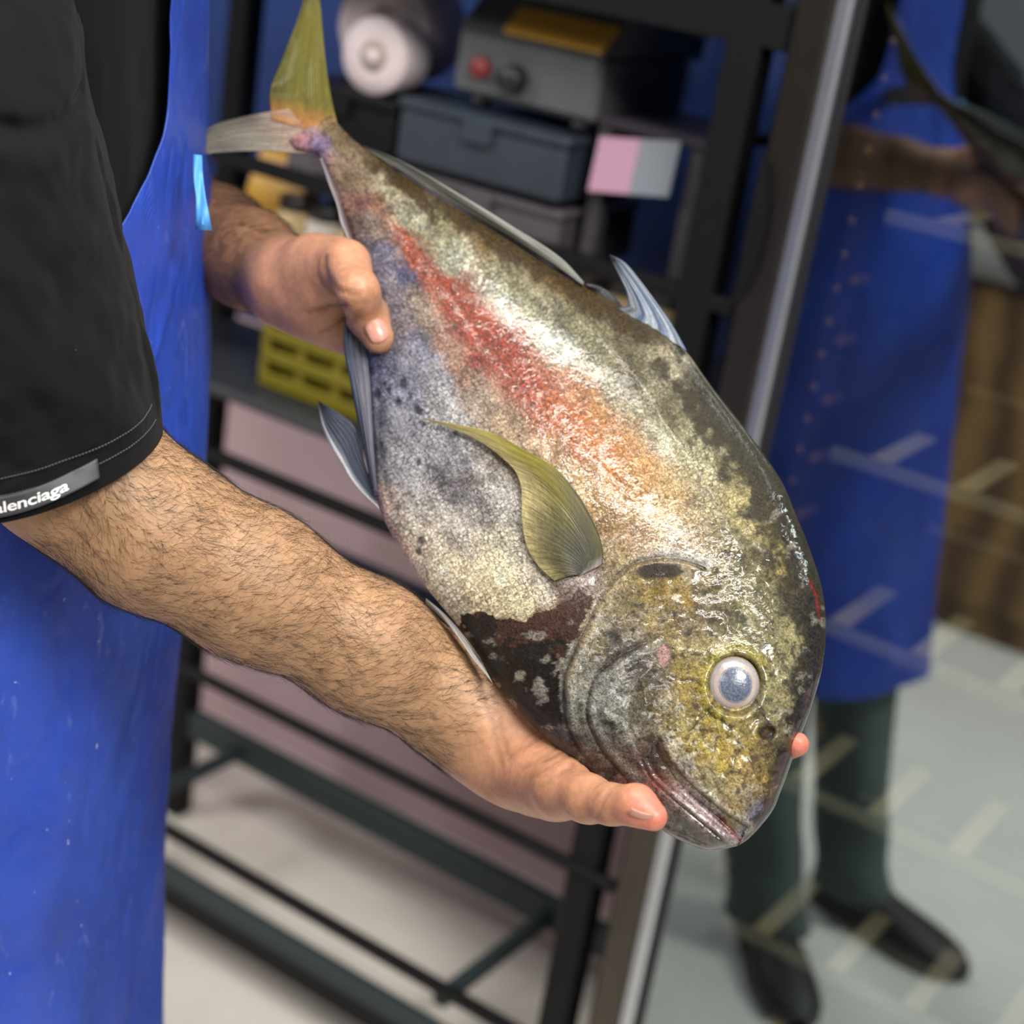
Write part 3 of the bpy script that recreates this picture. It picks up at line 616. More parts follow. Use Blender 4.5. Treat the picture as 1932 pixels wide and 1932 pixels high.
# small specks: pigment of single scales
spk = sstep(.18, .45, nf + .5 * fbm(xy / 3.2, 2, 71)); colr *= (1 - .55 * spk * (1 - .35 * sstep(500, 1000, Sg) * sstep(-50, -250, Tg)))[..., None]
colr *= .9
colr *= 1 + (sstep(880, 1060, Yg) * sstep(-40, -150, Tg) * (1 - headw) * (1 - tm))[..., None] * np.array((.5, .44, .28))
for ox, oy, r_, cc in ((1120, 800, 60, 'c8803c'), (1190, 880, 70, 'cc8a44'), (1150, 945, 60, 'c89448'), (1060, 770, 55, 'c07040'), (1250, 930, 60, 'ccA050')): paint(np.exp(-(np.hypot(Xg + wx - ox, Yg + wy - oy) / r_) ** 2) * .38, cc)
for cl_ in ([(1262, 1275), (1300, 1284), (1322, 1292)], [(1348, 1322), (1325, 1352), (1298, 1390)], [(1358, 1332), (1388, 1346), (1402, 1350)], [(1330, 1342), (1362, 1362), (1384, 1372)], [(1389, 1398), (1386, 1442)], [(1355, 1150), (1385, 1178), (1400, 1196)], [(1310, 1400), (1342, 1378)], [(1408, 1300), (1440, 1345), (1460, 1372)]):
    dd_ = dist_poly(Xg + wx * .35, Yg + wy * .35, np.array(cl_, float))[0]; paint(np.exp(-(dd_ / 3.6) ** 2) * sstep(-.5, .1, nb + nf), '17130e', .85); disp -= .0006 * np.exp(-(dd_ / 4) ** 2)
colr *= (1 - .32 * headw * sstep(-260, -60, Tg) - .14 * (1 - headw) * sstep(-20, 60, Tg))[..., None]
colr = np.clip(colr, .004, .92)
wet = np.clip(.30 + .9 * np.exp(-((Tg - 95) / 100) ** 2) * sstep(150, 500, Sg) + .55 * headw * sstep(-180, 20, Tg), 0, 1)
wet *= (1 - tm * .6); wet *= np.clip(dist_poly(Xg, Yg, np.array([(1215, 1078), (1275, 1074)]))[0] / 30, 0, 1); scale_m = (1 - headw) * sstep(40, 160, Sg) * edge
Dm = fish_depth(Sg)
front = PV(Xg, Yg, Dm - Zg - disp * (1 + 0 * Zg)); back = PV(Xg, Yg, Dm + Zg + disp)
nF = NS * NT_
inner = slice(1, NT_ - 1)
V_ = np.concatenate([front.reshape(-1, 3), back[:, inner].reshape(-1, 3)])
idf = np.arange(nF).reshape(NS, NT_); idb = np.empty((NS, NT_), int); idb[:, 0] = idf[:, 0]; idb[:, -1] = idf[:, -1]
idb[:, inner] = nF + np.arange(NS * (NT_ - 2)).reshape(NS, NT_ - 2)
def gq(idx, flip):
    q = np.stack([idx[:-1, :-1], idx[:-1, 1:], idx[1:, 1:], idx[1:, :-1]], -1).reshape(-1, 4); return q[:, ::-1] if flip else q
F_ = [gq(idf, True), gq(idb, False)]
for row, flip in ((0, False), (NS - 1, True)):               # close the two ends
    r1, r2 = idf[row], idb[row]
    q = np.stack([r1[:-1], r1[1:], r2[1:], r2[:-1]], -1); q = q[1:-1]; F_.append(q[:, ::-1] if flip else q)
F_ = np.concatenate(F_)
def both(A): return np.concatenate([A.reshape((nF,) + A.shape[2:]), A[:, inner].reshape((-1,) + A.shape[2:])])
M_fish = mat('fish skin', (.5, .5, .5), .38, .05, .28); t = NT(M_fish)
ac = t.attr('Col').outputs['Color']; aw = t.attr('wet').outputs['Fac']; asc = t.attr('scale').outputs['Fac']; uvn = t.uv()
wv_ = t.n('ShaderNodeVectorMath', operation='ADD'); t.l(uvn, wv_.inputs[0])
nz = t.n('ShaderNodeTexNoise', Scale=5.0, Detail=3.0); t.l(uvn, nz.inputs['Vector'])
sub = t.n('ShaderNodeVectorMath', operation='SCALE', Scale=.10); t.l(nz.outputs['Color'], sub.inputs[0]); t.l(sub.outputs[0], wv_.inputs[1])
vo = t.n('ShaderNodeTexVoronoi', feature='DISTANCE_TO_EDGE', Scale=10.5, Randomness=.55); t.l(wv_.outputs[0], vo.inputs['Vector'])
vc = t.n('ShaderNodeTexVoronoi', feature='F1', Scale=10.5, Randomness=.55); t.l(wv_.outputs[0], vc.inputs['Vector'])
n3 = t.noise(uvn, 1.6, 3, .6)
edge_ = t.mr(vo.outputs['Distance'], .0, .22, 0, 1)
sc_dark = t.mix(t.math('MULTIPLY', asc, t.math('MULTIPLY', t.math('SUBTRACT', 1.0, edge_), t.mr(n3, .35, .62, .22, .66))), ac, (.03, .028, .03))
vcs = t.n('ShaderNodeSeparateColor'); t.l(vc.outputs['Color'], vcs.inputs[0])
tint = t.mr(vcs.outputs[0], 0, 1, .86, 1.16); cmul = t.n('ShaderNodeVectorMath', operation='SCALE'); t.l(sc_dark, cmul.inputs[0]); t.l(tint, cmul.inputs[3])
n1 = t.noise(uvn, 60, 4, .7); n2 = t.noise(uvn, 22, 5, .65, .6)
spk_ = t.math('MULTIPLY', t.mr(n1, .36, .64, .45, 1.38), t.mr(n2, .34, .66, .34, 1.46))
cm2 = t.n('ShaderNodeVectorMath', operation='SCALE'); t.l(cmul.outputs[0], cm2.inputs[0]); t.l(spk_, cm2.inputs[3])
t.l(cm2.outputs[0], t.b.inputs['Base Color'])
b1 = t.bump(t.math('MULTIPLY', edge_, asc), .35, .0004); b2 = t.bump(n2, .5, .0012, b1); b3 = t.bump(n1, .25, .0005, b2); t.l(b3, t.b.inputs['Normal'])
t.l(t.mr(n2, .3, .7, .30, .55), t.b.inputs['Roughness'])
wn = t.noise(uvn, 7, 2, .5, 1.6); wn2 = t.noise(uvn, 20, 2, .5, 1.0)
cb = t.bump(t.math('ADD', wn, t.math('MULTIPLY', wn2, .22)), .32, .0005)
t.l(cb, t.b.inputs['Coat Normal']); t.l(t.mr(aw, .25, .7, .18, 1.0), t.b.inputs['Coat Weight']); t.b.inputs['Coat Roughness'].default_value = .07; t.b.inputs['Coat IOR'].default_value = 1.45
fish = empty('fish', P(1000, 900, 1.0), 'large silvery gold fish with red side stripe held head down across the picture', 'fish')
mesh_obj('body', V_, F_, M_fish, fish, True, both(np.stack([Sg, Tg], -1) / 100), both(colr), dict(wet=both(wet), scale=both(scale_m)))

# eyes
def ball(cx, cy, side):
    dpt = float(fish_front(cx, cy)) if side > 0 else float(2 * fish_depth(st_of(cx, cy)[0]) - fish_front(cx, cy))
    nrm = -(CF + CR * ((cx - 966) / FPX) - CU * ((cy - 966) / FPX)) * side
    nrm = nrm / np.linalg.norm(nrm) + .16 * side * (CR * .9 + CU * -.1) * (1 if side > 0 else -1); nrm /= np.linalg.norm(nrm)
    r = 50 * dpt / FPX; c = P(cx, cy, dpt) - nrm * r * .50
    t1 = np.cross(nrm, CU); t1 /= np.linalg.norm(t1); t2 = np.cross(nrm, t1)
    vs_, cs = [], []; n, k = 44, 56
    for i in range(n):
        a = math.pi * .62 * i / (n - 1)
        rr = math.sin(a)
        for j in range(k):
            b = 2 * math.pi * j / k; p = c + r * (nrm * math.cos(a) * .56 + (t1 * math.cos(b) + t2 * math.sin(b) * 1.08) * rr); vs_.append(p)
            if rr < .58: col = srgb('3e4a60')
            elif rr < .64: col = srgb('70707e')
            elif rr < .80: col = np.array(srgb('b09e92')) * (1 + .12 * math.sin(b * 3 + rr * 9))
            elif rr < .92: col = np.array(srgb('8e8892')) * (1 + .15 * math.sin(b * 2 + 1))
            else: col = srgb('8c7c5c')
            cs.append(col)
    m = mat('fish eye', rough=.25, **{'Coat Weight': .8, 'Coat Roughness': .03}); tt = NT(m)
    cl = tt.mix(tt.mr(tt.noise(tt.obj(), 900, 4, .6), .35, .7, 0, .25), tt.attr('Col').outputs['Color'], (.55, .58, .65)); tt.l(cl, tt.b.inputs['Base Color'])
    tt.l(tt.bump(tt.noise(tt.obj(), 420, 3, .5, 1.0), .35, .0012), tt.b.inputs['Coat Normal'])
    o = mesh_obj('eye', vs_, grid_faces(n, k, True)[:, ::-1], m, fish, True, cols=np.array(cs)); return o
tag(ball(EYE[0], EYE[1], 1), 'clouded grey blue pupil in a pale ring'); ball(EYE[0], EYE[1], -1)

# fins
def fin_mat(name): 
    m = mat(name, rough=.45, spec=.3, **{'Coat Weight': .22, 'Coat Roughness': .1}); tt = NT(m); u = tt.uv()
    n_ = tt.noise(u, 30, 4, .6); mp = tt.n('ShaderNodeMapping'); mp.inputs['Scale'].default_value = (140, 6, 1); tt.l(u, mp.inputs[0])
    st_ = tt.noise(mp.outputs[0], 1, 3, .6)
    q = tt.n('ShaderNodeVectorMath', operation='SCALE'); tt.l(tt.attr('Col').outputs['Color'], q.inputs[0]); tt.l(tt.math('MULTIPLY', tt.mr(n_, .3, .7, .75, 1.25), tt.mr(st_, .35, .65, .6, 1.35)), q.inputs[3])
    tt.l(q.outputs[0], tt.b.inputs['Base Color']); tt.l(tt.bump(st_, .5, .0006), tt.b.inputs['Normal']); return m
M_fin = fin_mat('fin membrane')
def fin(name, A, B,  depth, colf, rays=16, nu=70, nw=70, thick=.0010, ridge=.0006, ragged=0.0, parent=None, mirror=False, fan=None):
    "sheet between edge A and edge B, both given root to tip; depth(x, y, u, w)"
    A = poly_res(A, nw); B = poly_res(B, nw); u = np.linspace(0, 1, nu)
    X = A[:, None, 0] * (1 - u) + B[:, None, 0] * u; Y = A[:, None, 1] * (1 - u) + B[:, None, 1] * u
    if fan is not None:                                       # rays spread from the root and end on edge B
        r = np.linspace(0, 1, nw); Eb = B[::-1]; eu = np.stack([np.interp(u, np.linspace(0, 1, nw), Eb[:, k]) for k in (0, 1)], -1); mu = 1 - (1 - fan) * u ** .8
        Ai = lambda q, k: np.interp(q, np.linspace(0, 1, nw), A[:, k])
        X, Y = [Ai(r[:, None] * mu[None], k) + (eu[None, :, k] - Ai(mu, k)[None]) * r[:, None] ** 1.15 + (1 - r[:, None]) * (u[None] ** 1.0) * (-46, 22)[k] for k in (0, 1)]
    Wg = np.repeat(np.linspace(0, 1, nw)[:, None], nu, 1); Ug = np.repeat(u[None], nw, 0)
    D = depth(X, Y, Ug, Wg); rg = ridge * np.abs(np.sin(math.pi * rays * Ug)) + ridge * .6 * np.sin(Wg * 9 + Ug * 3)
    th_ = thick * (1 - .6 * Wg)
    if mirror: D = 2 * fish_depth(st_of(X, Y)[0]) - D; f_, b_ = D - th_ , D + rg
    else: f_, b_ = D - rg, D + th_
    cl = colf(X, Y, Ug, Wg); cl = cl * np.clip(1 + .5 * fbm(np.stack([Ug * 14, Wg * 5], -1), 3, 9), .4, 1.6)[..., None]
    v = np.concatenate([PV(X, Y, f_).reshape(-1, 3), PV(X, Y, b_).reshape(-1, 3)]); n = nu * nw; ix = np.arange(n).reshape(nw, nu)
    F = [gq(ix, True), gq(ix + n, False)]
    loop = np.r_[ix[0, :], ix[1:, -1], ix[-1, -2::-1], ix[-2:0:-1, 0]]; l2 = np.roll(loop, -1)
    F.append(np.stack([loop, l2, l2 + n, loop + n], -1))
    return mesh_obj(name, v, np.concatenate(F), M_fin, parent or fish, True, np.tile(np.stack([Ug, Wg], -1).reshape(-1, 2), (2, 1)), np.tile(np.clip(cl, .003, .9).reshape(-1, 3), (2, 1)))
def cmix(a, b, k): return np.array(srgb(a)) * (1 - k[..., None]) + np.array(srgb(b)) * k[..., None]
mid = lambda off: (lambda X, Y, U, W_: fish_depth(st_of(X, Y)[0]) + off + .003 * np.sin(W_ * 4 + U * 3))
def pec_col(X, Y, U, W_):
    c = cmix('726a18', '4e4c34', sstep(.2, .75, U)); k = sstep(.55, .95, U) * sstep(.6, .3, W_) * .7; c = c * (1 - k[..., None]) + np.array(srgb('6c695a')) * k[..., None]; k = sstep(.70, .22, W_) * sstep(.02, .3, U + .12) * .8; c = c * (1 - k[..., None]) + np.array(srgb('363632')) * k[..., None]
    k = sstep(.06, .0, W_); c = c * (1 - k[..., None]) + np.array(srgb('857a76')) * k[..., None]
    k = np.exp(-(U / .05) ** 2) * sstep(.5, .3, W_); c = c * (1 - k[..., None]) + np.array(srgb('26261e')) * k[..., None]
    k = sstep(.6, 1, W_) * .8; c = c * (1 - k[..., None]) + np.array(srgb('a89c70')) * k[..., None]; return c
PA = [(1136, 1066), (1138, 1048), (1134, 1022), (1115, 975), (1085, 925), (1045, 880), (990, 848), (940, 820), (890, 804), (840, 794), (788, 784)]
PB = [(1046, 1096), (1014, 1066), (992, 1026), (984, 970), (984, 930), (975, 895), (945, 862), (900, 830), (845, 806), (789, 787)]
pdepth = lambda X, Y, U, W_: fish_front(X, Y) - .0035 - .005 * np.sin(math.pi * np.clip(W_, 0, 1)) * (1 - .5 * U) - .002 * np.sin(math.pi * U)
tag(fin('pectoral_fin', PA, PB, pdepth, pec_col, 30, 150, 130, .0010, .00020, fan=.14), 'olive yellow sickle-shaped side fin'); fin('pectoral_fin', PA, PB, pdepth, pec_col, 22, 60, 60, mirror=True, fan=.14)
tail_d = lambda X, Y, U, W_: fish_depth(st_of(X, Y)[0]) + .004 * W_
cu = lambda X, Y, U, W_: cmix('605c1e', '7e7830', W_) * (1 - .35 * sstep(.6, 1, U))[..., None] * sstep(.02, .2, W_)[..., None] + np.array(srgb('a8743c')) * (1 - sstep(.02, .2, W_))[..., None]
fin('tail_fin', [(644, 262), (626, 190), (616, 130), (609, 60), (602, -10), (594, -60)], [(512, 226), (508, 180), (530, 115), (548, 70), (566, 20), (590, -60)], tail_d, cu, 20, 80, 90, ridge=.0009)
cl_ = lambda X, Y, U, W_: cmix('b09484', '8a8474', sstep(.0, .5, W_)) * (1 - .5 * sstep(.5, .0, U) * sstep(.2, .5, W_))[..., None]
tag(fin('tail_fin', [(545, 205), (500, 212), (460, 220), (425, 228), (395, 240), (372, 254)], [(615, 290), (560, 289), (500, 285), (450, 286), (405, 289), (372, 292)], tail_d, cl_, 16, 70, 80, ridge=.0008), 'grey lower tail lobe half hidden by the apron')
# fleshy fork at the tail root
dk = lambda X, Y, U, W_: cmix('2c3038', '56585a', sstep(.2, .9, W_))
fin('soft_dorsal_fin', [(690, 284), (740, 312), (850, 382), (950, 442), (1050, 506), (1100, 540)][::1], [(684, 274), (745, 298), (860, 362), (962, 424), (1060, 488), (1102, 532)], mid(-.004), lambda X, Y, U, W_: cmix('3a3a34', '8a8c84', U), 3, 24, 160, .0016, .0003)
spc = lambda X, Y, U, W_: cmix('4a5a76', '8a94a0', sstep(.1, .9, np.abs(np.sin(U * 9)))) * (1 - .5 * sstep(.5, 1, U))[..., None]
tag(fin('dorsal_fin', [(1296, 662), (1268, 612), (1235, 565), (1205, 525), (1175, 492), (1150, 480)], [(1165, 582), (1185, 575), (1182, 555), (1172, 530), (1160, 505), (1149, 482)], mid(-.006), spc, 7, 60, 60, .0014, .0012), 'short blue grey raised back fin')
fin('dorsal_fin', [(1180, 585), (1160, 560), (1140, 545), (1105, 532)], [(1110, 545), (1108, 541), (1106, 536), (1103, 530)], mid(-.002), dk, 5, 20, 20, .0012)
an_c = lambda X, Y, U, W_: cmix('2c3444', 'b0b2b6', sstep(.72, 1.0, U) * .9)
tag(fin('anal_fin', [(700, 905), (690, 880), (682, 845), (676, 815), (668, 800), (640, 780), (602, 757)], [(716, 962), (690, 938), (664, 908), (642, 872), (622, 838), (607, 800), (600, 757)], mid(-.012), an_c, 7, 60, 60, .0014, .0012), 'dark blue grey belly fin lobe with white leading edge')
fin('anal_fin', [(650, 440), (680, 540), (690, 640), (700, 740), (704, 820), (712, 930)], [(648, 430), (655, 545), (648, 640), (662, 730), (676, 800), (700, 915)], mid(-.014), lambda X, Y, U, W_: cmix('5a5a66', '2a3446', sstep(.2, .9, U)), 4, 30, 120, .0016, .0010)
fin('anal_fin', [(612, 300), (632, 350), (655, 420), (676, 480), (690, 530)], [(604, 298), (615, 330), (621, 348), (637, 392), (641, 415), (656, 452), (664, 484), (684, 528)], mid(-.010), lambda X, Y, U, W_: cmix('6a5a60', 'a8a6ac', sstep(.3, .9, U)), 3, 20, 100, .0014, .0006)
tag(fin('pelvic_fin', [(905, 1240), (880, 1205), (855, 1175), (830, 1150), (803, 1128)], [(930, 1290), (890, 1240), (862, 1200), (832, 1165), (803, 1140)], mid(-.012), lambda X, Y, U, W_: cmix('6a6460', 'a8a8a4', U), 5, 24, 60, .0014, .0008), 'thin translucent grey fin against the forearm')
#--FISH-END
# ------------------------------------------------------------------ the person
person = empty('person', W(-.80, .75, 0), 'person in black tee and blue apron holding up the big fish with both hands', 'person')
# body as a signed distance field: rounded cones blended smoothly, one surface
GROUPS = []          # (k inside, k to the rest, [(a, b, ra, rb)])
def grp(kin, kout, prims): GROUPS.append((kin, kout, [(np.array(a, float), np.array(b, float), ra, rb) for a, b, ra, rb in prims]))
def chain(pts, rad): return [(pts[i], pts[i + 1], rad[i], rad[i + 1]) for i in range(len(pts) - 1)]
TY = 1.09
SHR, ELR, WRR = P(-62, -190, 1.0), P(128, 872, .935), P(948, 1378, 1.016)
# trunk, neck, legs
grp(.06, .04, [((-.36, TY - .08, .97), (-.36, TY + .07, .97), .090, .090), ((-.355, TY - .055, 1.12), (-.355, TY + .06, 1.12), .080, .080), ((-.36, TY - .04, 1.26), (-.36, TY + .05, 1.26), .078, .078), ((-.37, TY - .04, 1.37), (-.37, TY + .05, 1.37), .070, .070),
    ((-.36, TY - .03, 1.0), (-.36, TY - .03, 1.34), .08, .075), ((-.36, TY + .03, 1.0), (-.36, TY + .03, 1.34), .08, .075), ((-.36, TY, 1.44), (-.325, TY, 1.56), .062, .054)])
for sy, an in ((-1, np.array([-.235, .865, .07])), (1, np.array([-.20, 1.055, .07]))):
    hip = np.array([-.355, TY - .02 + sy * .09, .92]); kn = hip * .6 + an * .4 + np.array([-.01, sy * .01, .0]); kn[2] = .49
    toe = an + (np.array([.15, -.055, -.045]) if sy < 0 else np.array([.155, .045, -.045]))
    grp(.03, .04, chain([hip, kn], [.085, .056]) + chain([kn, kn * .6 + an * .4 + np.array([-.015, 0, 0]), an], [.054, .052, .038]) + [(an + [-.03, 0, -.040], an * .25 + toe * .75 - [0, 0, .010], .026, .020)])
# head bowed towards the fish
HC_ = np.array([-.265, TY - .015, 1.665]); fwd = np.array([.88, -.12, -.46]); fwd /= np.linalg.norm(fwd); up_ = np.array([.46, -.05, .88]); up_ -= fwd * (up_ @ fwd); up_ /= np.linalg.norm(up_); sid = np.cross(fwd, up_)
hd = lambda f, u, s: HC_ + fwd * f + up_ * u + sid * s
grp(.03, .035, [(hd(-.035, .035, 0), hd(.02, .045, 0), .082, .076), (hd(.02, -.03, 0), hd(.055, -.095, 0), .060, .030), (hd(-.02, -.02, 0), hd(.02, -.05, 0), .066, .056)])
grp(.006, .008, [(hd(.088, .005, 0), hd(.110, -.032, 0), .009, .013)])
grp(.004, .006, [(hd(.088, -.062, -.014), hd(.088, -.062, .014), .008, .008), (hd(.086, -.073, -.012), hd(.086, -.073, .012), .008, .008)])
for s in (-1, 1):
    grp(.004, .006, [(hd(-.008, .0, s * .078), hd(-.014, -.035, s * .074), .012, .008), (hd(-.012, .012, s * .082), hd(-.022, -.002, s * .084), .010, .010)])
    grp(.004, .008, [(hd(.080, .020, s * .018), hd(.074, .020, s * .045), .008, .007)])
# near arm
grp(.02, .022, chain([P(-85, -250, 1.0), P(2, 330, .944), ELR], [.043, .037, .042]))
def axis(a, b, t): return a * (1 - t) + b * t
near_pts = [ELR, P(285, 998, .946), P(474, 1100, .966), P(695, 1222, .992), P(866, 1324, 1.014), WRR]
grp(.02, .03, chain(near_pts, [.0430, .0430, .0410, .0365, .0335, .0325]))
# near hand: palm under the jaw, thumb in front, fingers behind the head
def fb(x, y, off=0.0): return 2 * float(fish_depth(st_of(x, y)[0])) - float(fish_front(x, y)) + off
palm = [(WRR, P(1010, 1432, 1.008), .0315, .028), (P(960, 1380, 1.012), P(1085, 1450, .992), .027, .021), (P(985, 1430, 1.002), P(1055, 1480, .965), .027, .021), (P(990, 1380, 1.012), P(1110, 1440, .990), .020, .017), (P(960, 1345, 1.015), P(1090, 1400, 1.0), .018, .016)]
grp(.02, .022, palm)
grp(.006, .010, chain([P(1020, 1460, .980), P(1062, 1488, .938), P(1110, 1507, .911), P(1155, 1518, .893), P(1200, 1519, .880), P(1233, 1541, .874)], [.0225, .0165, .0128, .0104, .0104, .0078]))
for kx, tip, r in ((P(1130, 1462, .985), [(1250, 1470), (1390, 1440), (1504, 1404)], .0095), (P(1110, 1430, .99), [(1220, 1400), (1340, 1360), (1450, 1330)], .0098), (P(1090, 1400, .995), [(1190, 1340), (1300, 1290), (1400, 1250)], .0092), (P(1070, 1370, 1.0), [(1150, 1300), (1230, 1240), (1310, 1200)], .0080)):
    pts = [kx] + [P(x, y, fb(min(x, 1470), y, .010) if i < 2 or x < 1500 else .918) for i, (x, y) in enumerate(tip)]
    grp(.004, .014, chain(pts, [r * 1.15, r * 1.02, r * .95, r * .74]))
# far arm
SHL, ELL, WRL = np.array([-.352, 1.185, 1.405]), P(235, 385, 1.33), P(548, 533, 1.115)
grp(.02, .045, chain([SHL, ELL], [.048, .042]))
far_pts = [ELL, P(330, 420, 1.255), P(400, 452, 1.205), P(470, 489, 1.16), WRL]
grp(.02, .03, chain(far_pts, [.043, .040, .0365, .0310, .0270]))
grp(.014, .014, [(WRL, P(615, 545, 1.085), .0255, .0225), (P(548, 548, 1.11), P(610, 590, 1.10), .024, .020), (P(580, 508, 1.095), P(640, 506, 1.07), .0175, .0160), (P(590, 582, 1.10), P(640, 612, 1.105), .018, .013), (P(600, 545, 1.10), P(690, 565, 1.13), .018, .014)])
td = lambda x, y, o: float(fish_front(x, y)) - o
grp(.006, .012, chain([P(598, 500, 1.085), P(652, 500, 1.056), P(675, 550, 1.036), P(694, 598, td(694, 598, .0075)), P(714, 638, td(714, 638, .0055))], [.0200, .0152, .0130, .0129, .0102]))

for i, (kx, tip, r) in enumerate(((P(660, 540, 1.115), [(740, 560), (800, 600), (850, 640)], .0098), (P(650, 565, 1.118), [(730, 600), (790, 650), (830, 690)], .0100), (P(640, 595, 1.118), [(710, 640), (770, 690), (800, 730)], .0094), (P(628, 620, 1.112), [(690, 668), (735, 710), (760, 745)], .0082))):
    pts = [kx] + [P(x, y, fb(x, y, .010)) for x, y in tip]; grp(.004, .012, chain(pts, [r * 1.2, r, r * .94, r * .76]))
def smin(a, b, k): h = np.maximum(k - np.abs(a - b), 0) / k; return np.minimum(a, b) - h * h * k * .25
def prim_d(p, q):
    a, b, ra, rb = q; ab = b - a; L2 = ab @ ab + 1e-12
    t = np.clip(((p - a) @ ab) / L2, 0, 1); d = p - a - t[..., None] * ab
    return np.sqrt(np.einsum('...i,...i', d, d)) - (ra + t * (rb - ra))
def sdf(p, sel=None):
    out = None
    for gi, (kin, kout, pr) in enumerate(GROUPS):
        g = None
        for pi, q in enumerate(pr):
            if sel is not None and not sel[gi][pi]: continue
            d = prim_d(p, q); g = d if g is None else smin(g, d, kin)
        if g is None: continue
        out = g if out is None else smin(out, g, kout)
    return out if out is not None else np.full(p.shape[:-1], 1.0)
def surface_nets(h, B=14):
    lo = np.min([np.minimum(q[0], q[1]) - max(q[2:]) for g in GROUPS for q in g[2]], axis=0) - .03
    hi = np.max([np.maximum(q[0], q[1]) + max(q[2:]) for g in GROUPS for q in g[2]], axis=0) + .03
    nbk = np.ceil((hi - lo) / (h * B)).astype(int); S = nbk * B + 2
    ctr = np.stack(np.meshgrid(*[np.arange(k) for k in nbk], indexing='ij'), -1).reshape(-1, 3)
    cw = lo + (ctr + .5) * B * h; R = B * h * .87
    act = np.abs(sdf(cw)) < R + .014
    ctr = ctr[act]; cw = cw[act]
    pd = [[np.abs(0) + prim_d(cw, q) < R + .06 for q in g[2]] for g in GROUPS]
    off = np.stack(np.meshgrid(*[np.arange(B + 1)] * 3, indexing='ij'), -1)
    cells, verts, quads = [], [], []
    def cid(ix): return (ix[..., 0] * S[1] + ix[..., 1]) * S[2] + ix[..., 2]
    cor = np.array([(i, j, k) for i in (0, 1) for j in (0, 1) for k in (0, 1)])
    edges = [(a, b) for a in range(8) for b in range(a + 1, 8) if np.abs(cor[a] - cor[b]).sum() == 1]
    for bi in range(len(ctr)):
        sel = [[m[bi] for m in g] for g in pd]
        base = ctr[bi] * B; D = sdf(lo + (base + off) * h, sel); sg = D < 0
        if sg.all() or not sg.any(): continue
        c8 = np.stack([D[i:i + B, j:j + B, k:k + B] for i, j, k in cor], -1); s8 = c8 < 0
        m = s8.any(-1) & ~s8.all(-1); ci = np.argwhere(m); dv = c8[m]
        acc = np.zeros((len(ci), 3)); cnt = np.zeros(len(ci))
        for a, b in edges:
            x = (dv[:, a] < 0) != (dv[:, b] < 0); tt = dv[:, a] / np.where(x, dv[:, a] - dv[:, b], 1)
            acc += np.where(x[:, None], cor[a] + tt[:, None] * (cor[b] - cor[a]), 0); cnt += x
        verts.append(lo + (base + ci + acc / cnt[:, None]) * h); cells.append(cid(base + ci))
        for ax in range(3):
            d2 = np.roll(D, -1, ax); q = (D < 0) != (d2 < 0); q = q[:B, :B, :B]; e = np.argwhere(q)
            if not len(e): continue
            o1, o2 = (ax + 1) % 3, (ax + 2) % 3; g = base + e; v1 = np.zeros(3, int); v1[o1] = 1; v2 = np.zeros(3, int); v2[o2] = 1
            k4 = np.stack([cid(g - v1 - v2), cid(g - v2), cid(g), cid(g - v1)], -1)
            fl = D[e[:, 0], e[:, 1], e[:, 2]] > 0; k4[fl] = k4[fl][:, ::-1]; quads.append(k4)
    cells = np.concatenate(cells); verts = np.concatenate(verts); quads = np.concatenate(quads)
    o = np.argsort(cells); cs = cells[o]; ix = np.searchsorted(cs, quads); ix = np.clip(ix, 0, len(cs) - 1)
    ok = (cs[ix] == quads).all(1); F = o[ix][ok]
    return verts, F
BV, BF = surface_nets(.0026)
def grad(p, e=.0008):
    g = np.empty_like(p)
    return g
# body colour: arms tan, hands redder, finger tips pink
def seg_param(p, pts):
    best = np.full(len(p), 1e9); par = np.zeros(len(p)); L = 0
    for i in range(len(pts) - 1):
        a, b = pts[i], pts[i + 1]; ab = b - a; l = np.linalg.norm(ab); t = np.clip((p - a) @ ab / l ** 2, 0, 1)
        d = np.linalg.norm(p - a - t[:, None] * ab, axis=1); m = d < best; best = np.where(m, d, best); par = np.where(m, L + t * l, par); L += l
    return best, par
skin = np.tile(np.array(srgb('b08a68')), (len(BV), 1))
bn = fbm(BV * 60, 4, 5); skin *= (1 + .12 * bn)[:, None]
d1, u1 = seg_param(BV, near_pts); hand1 = sstep(.045, -.0, np.minimum((WRR - BV) @ ((WRR - ELR) / np.linalg.norm(WRR - ELR)), .2)) * (np.linalg.norm(BV - P(1100, 1450, .93), axis=1) < .17)
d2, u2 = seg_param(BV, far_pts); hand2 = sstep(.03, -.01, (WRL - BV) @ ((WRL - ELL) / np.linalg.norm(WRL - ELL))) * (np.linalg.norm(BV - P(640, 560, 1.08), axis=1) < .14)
hm = np.clip(hand1 + hand2, 0, 1)[:, None]; skin = skin * (1 - hm) + np.array(srgb('be8a6c')) * hm * (1 + .1 * bn[:, None])
arm_shade = (d2 < .07)[:, None] * (1 - hm) * .75; skin = skin * (1 - arm_shade) + np.array(srgb('7a523a')) * arm_shade  # shadow on the far forearm painted into its skin colour
for tp_, rr in ((P(1232, 1542, .874), .026), (P(1504, 1404, .918), .03), (P(714, 638, 1.0), .02)):
    k = sstep(rr, rr * .25, np.linalg.norm(BV - tp_, axis=1))[:, None] * .75; skin = skin * (1 - k) + np.array(srgb('d4786a')) * k
lipm = sstep(.02, .008, np.linalg.norm(BV - hd(.092, -.067, 0), axis=1))[:, None]; skin = skin * (1 - lipm) + np.array(srgb('9c5c50')) * lipm
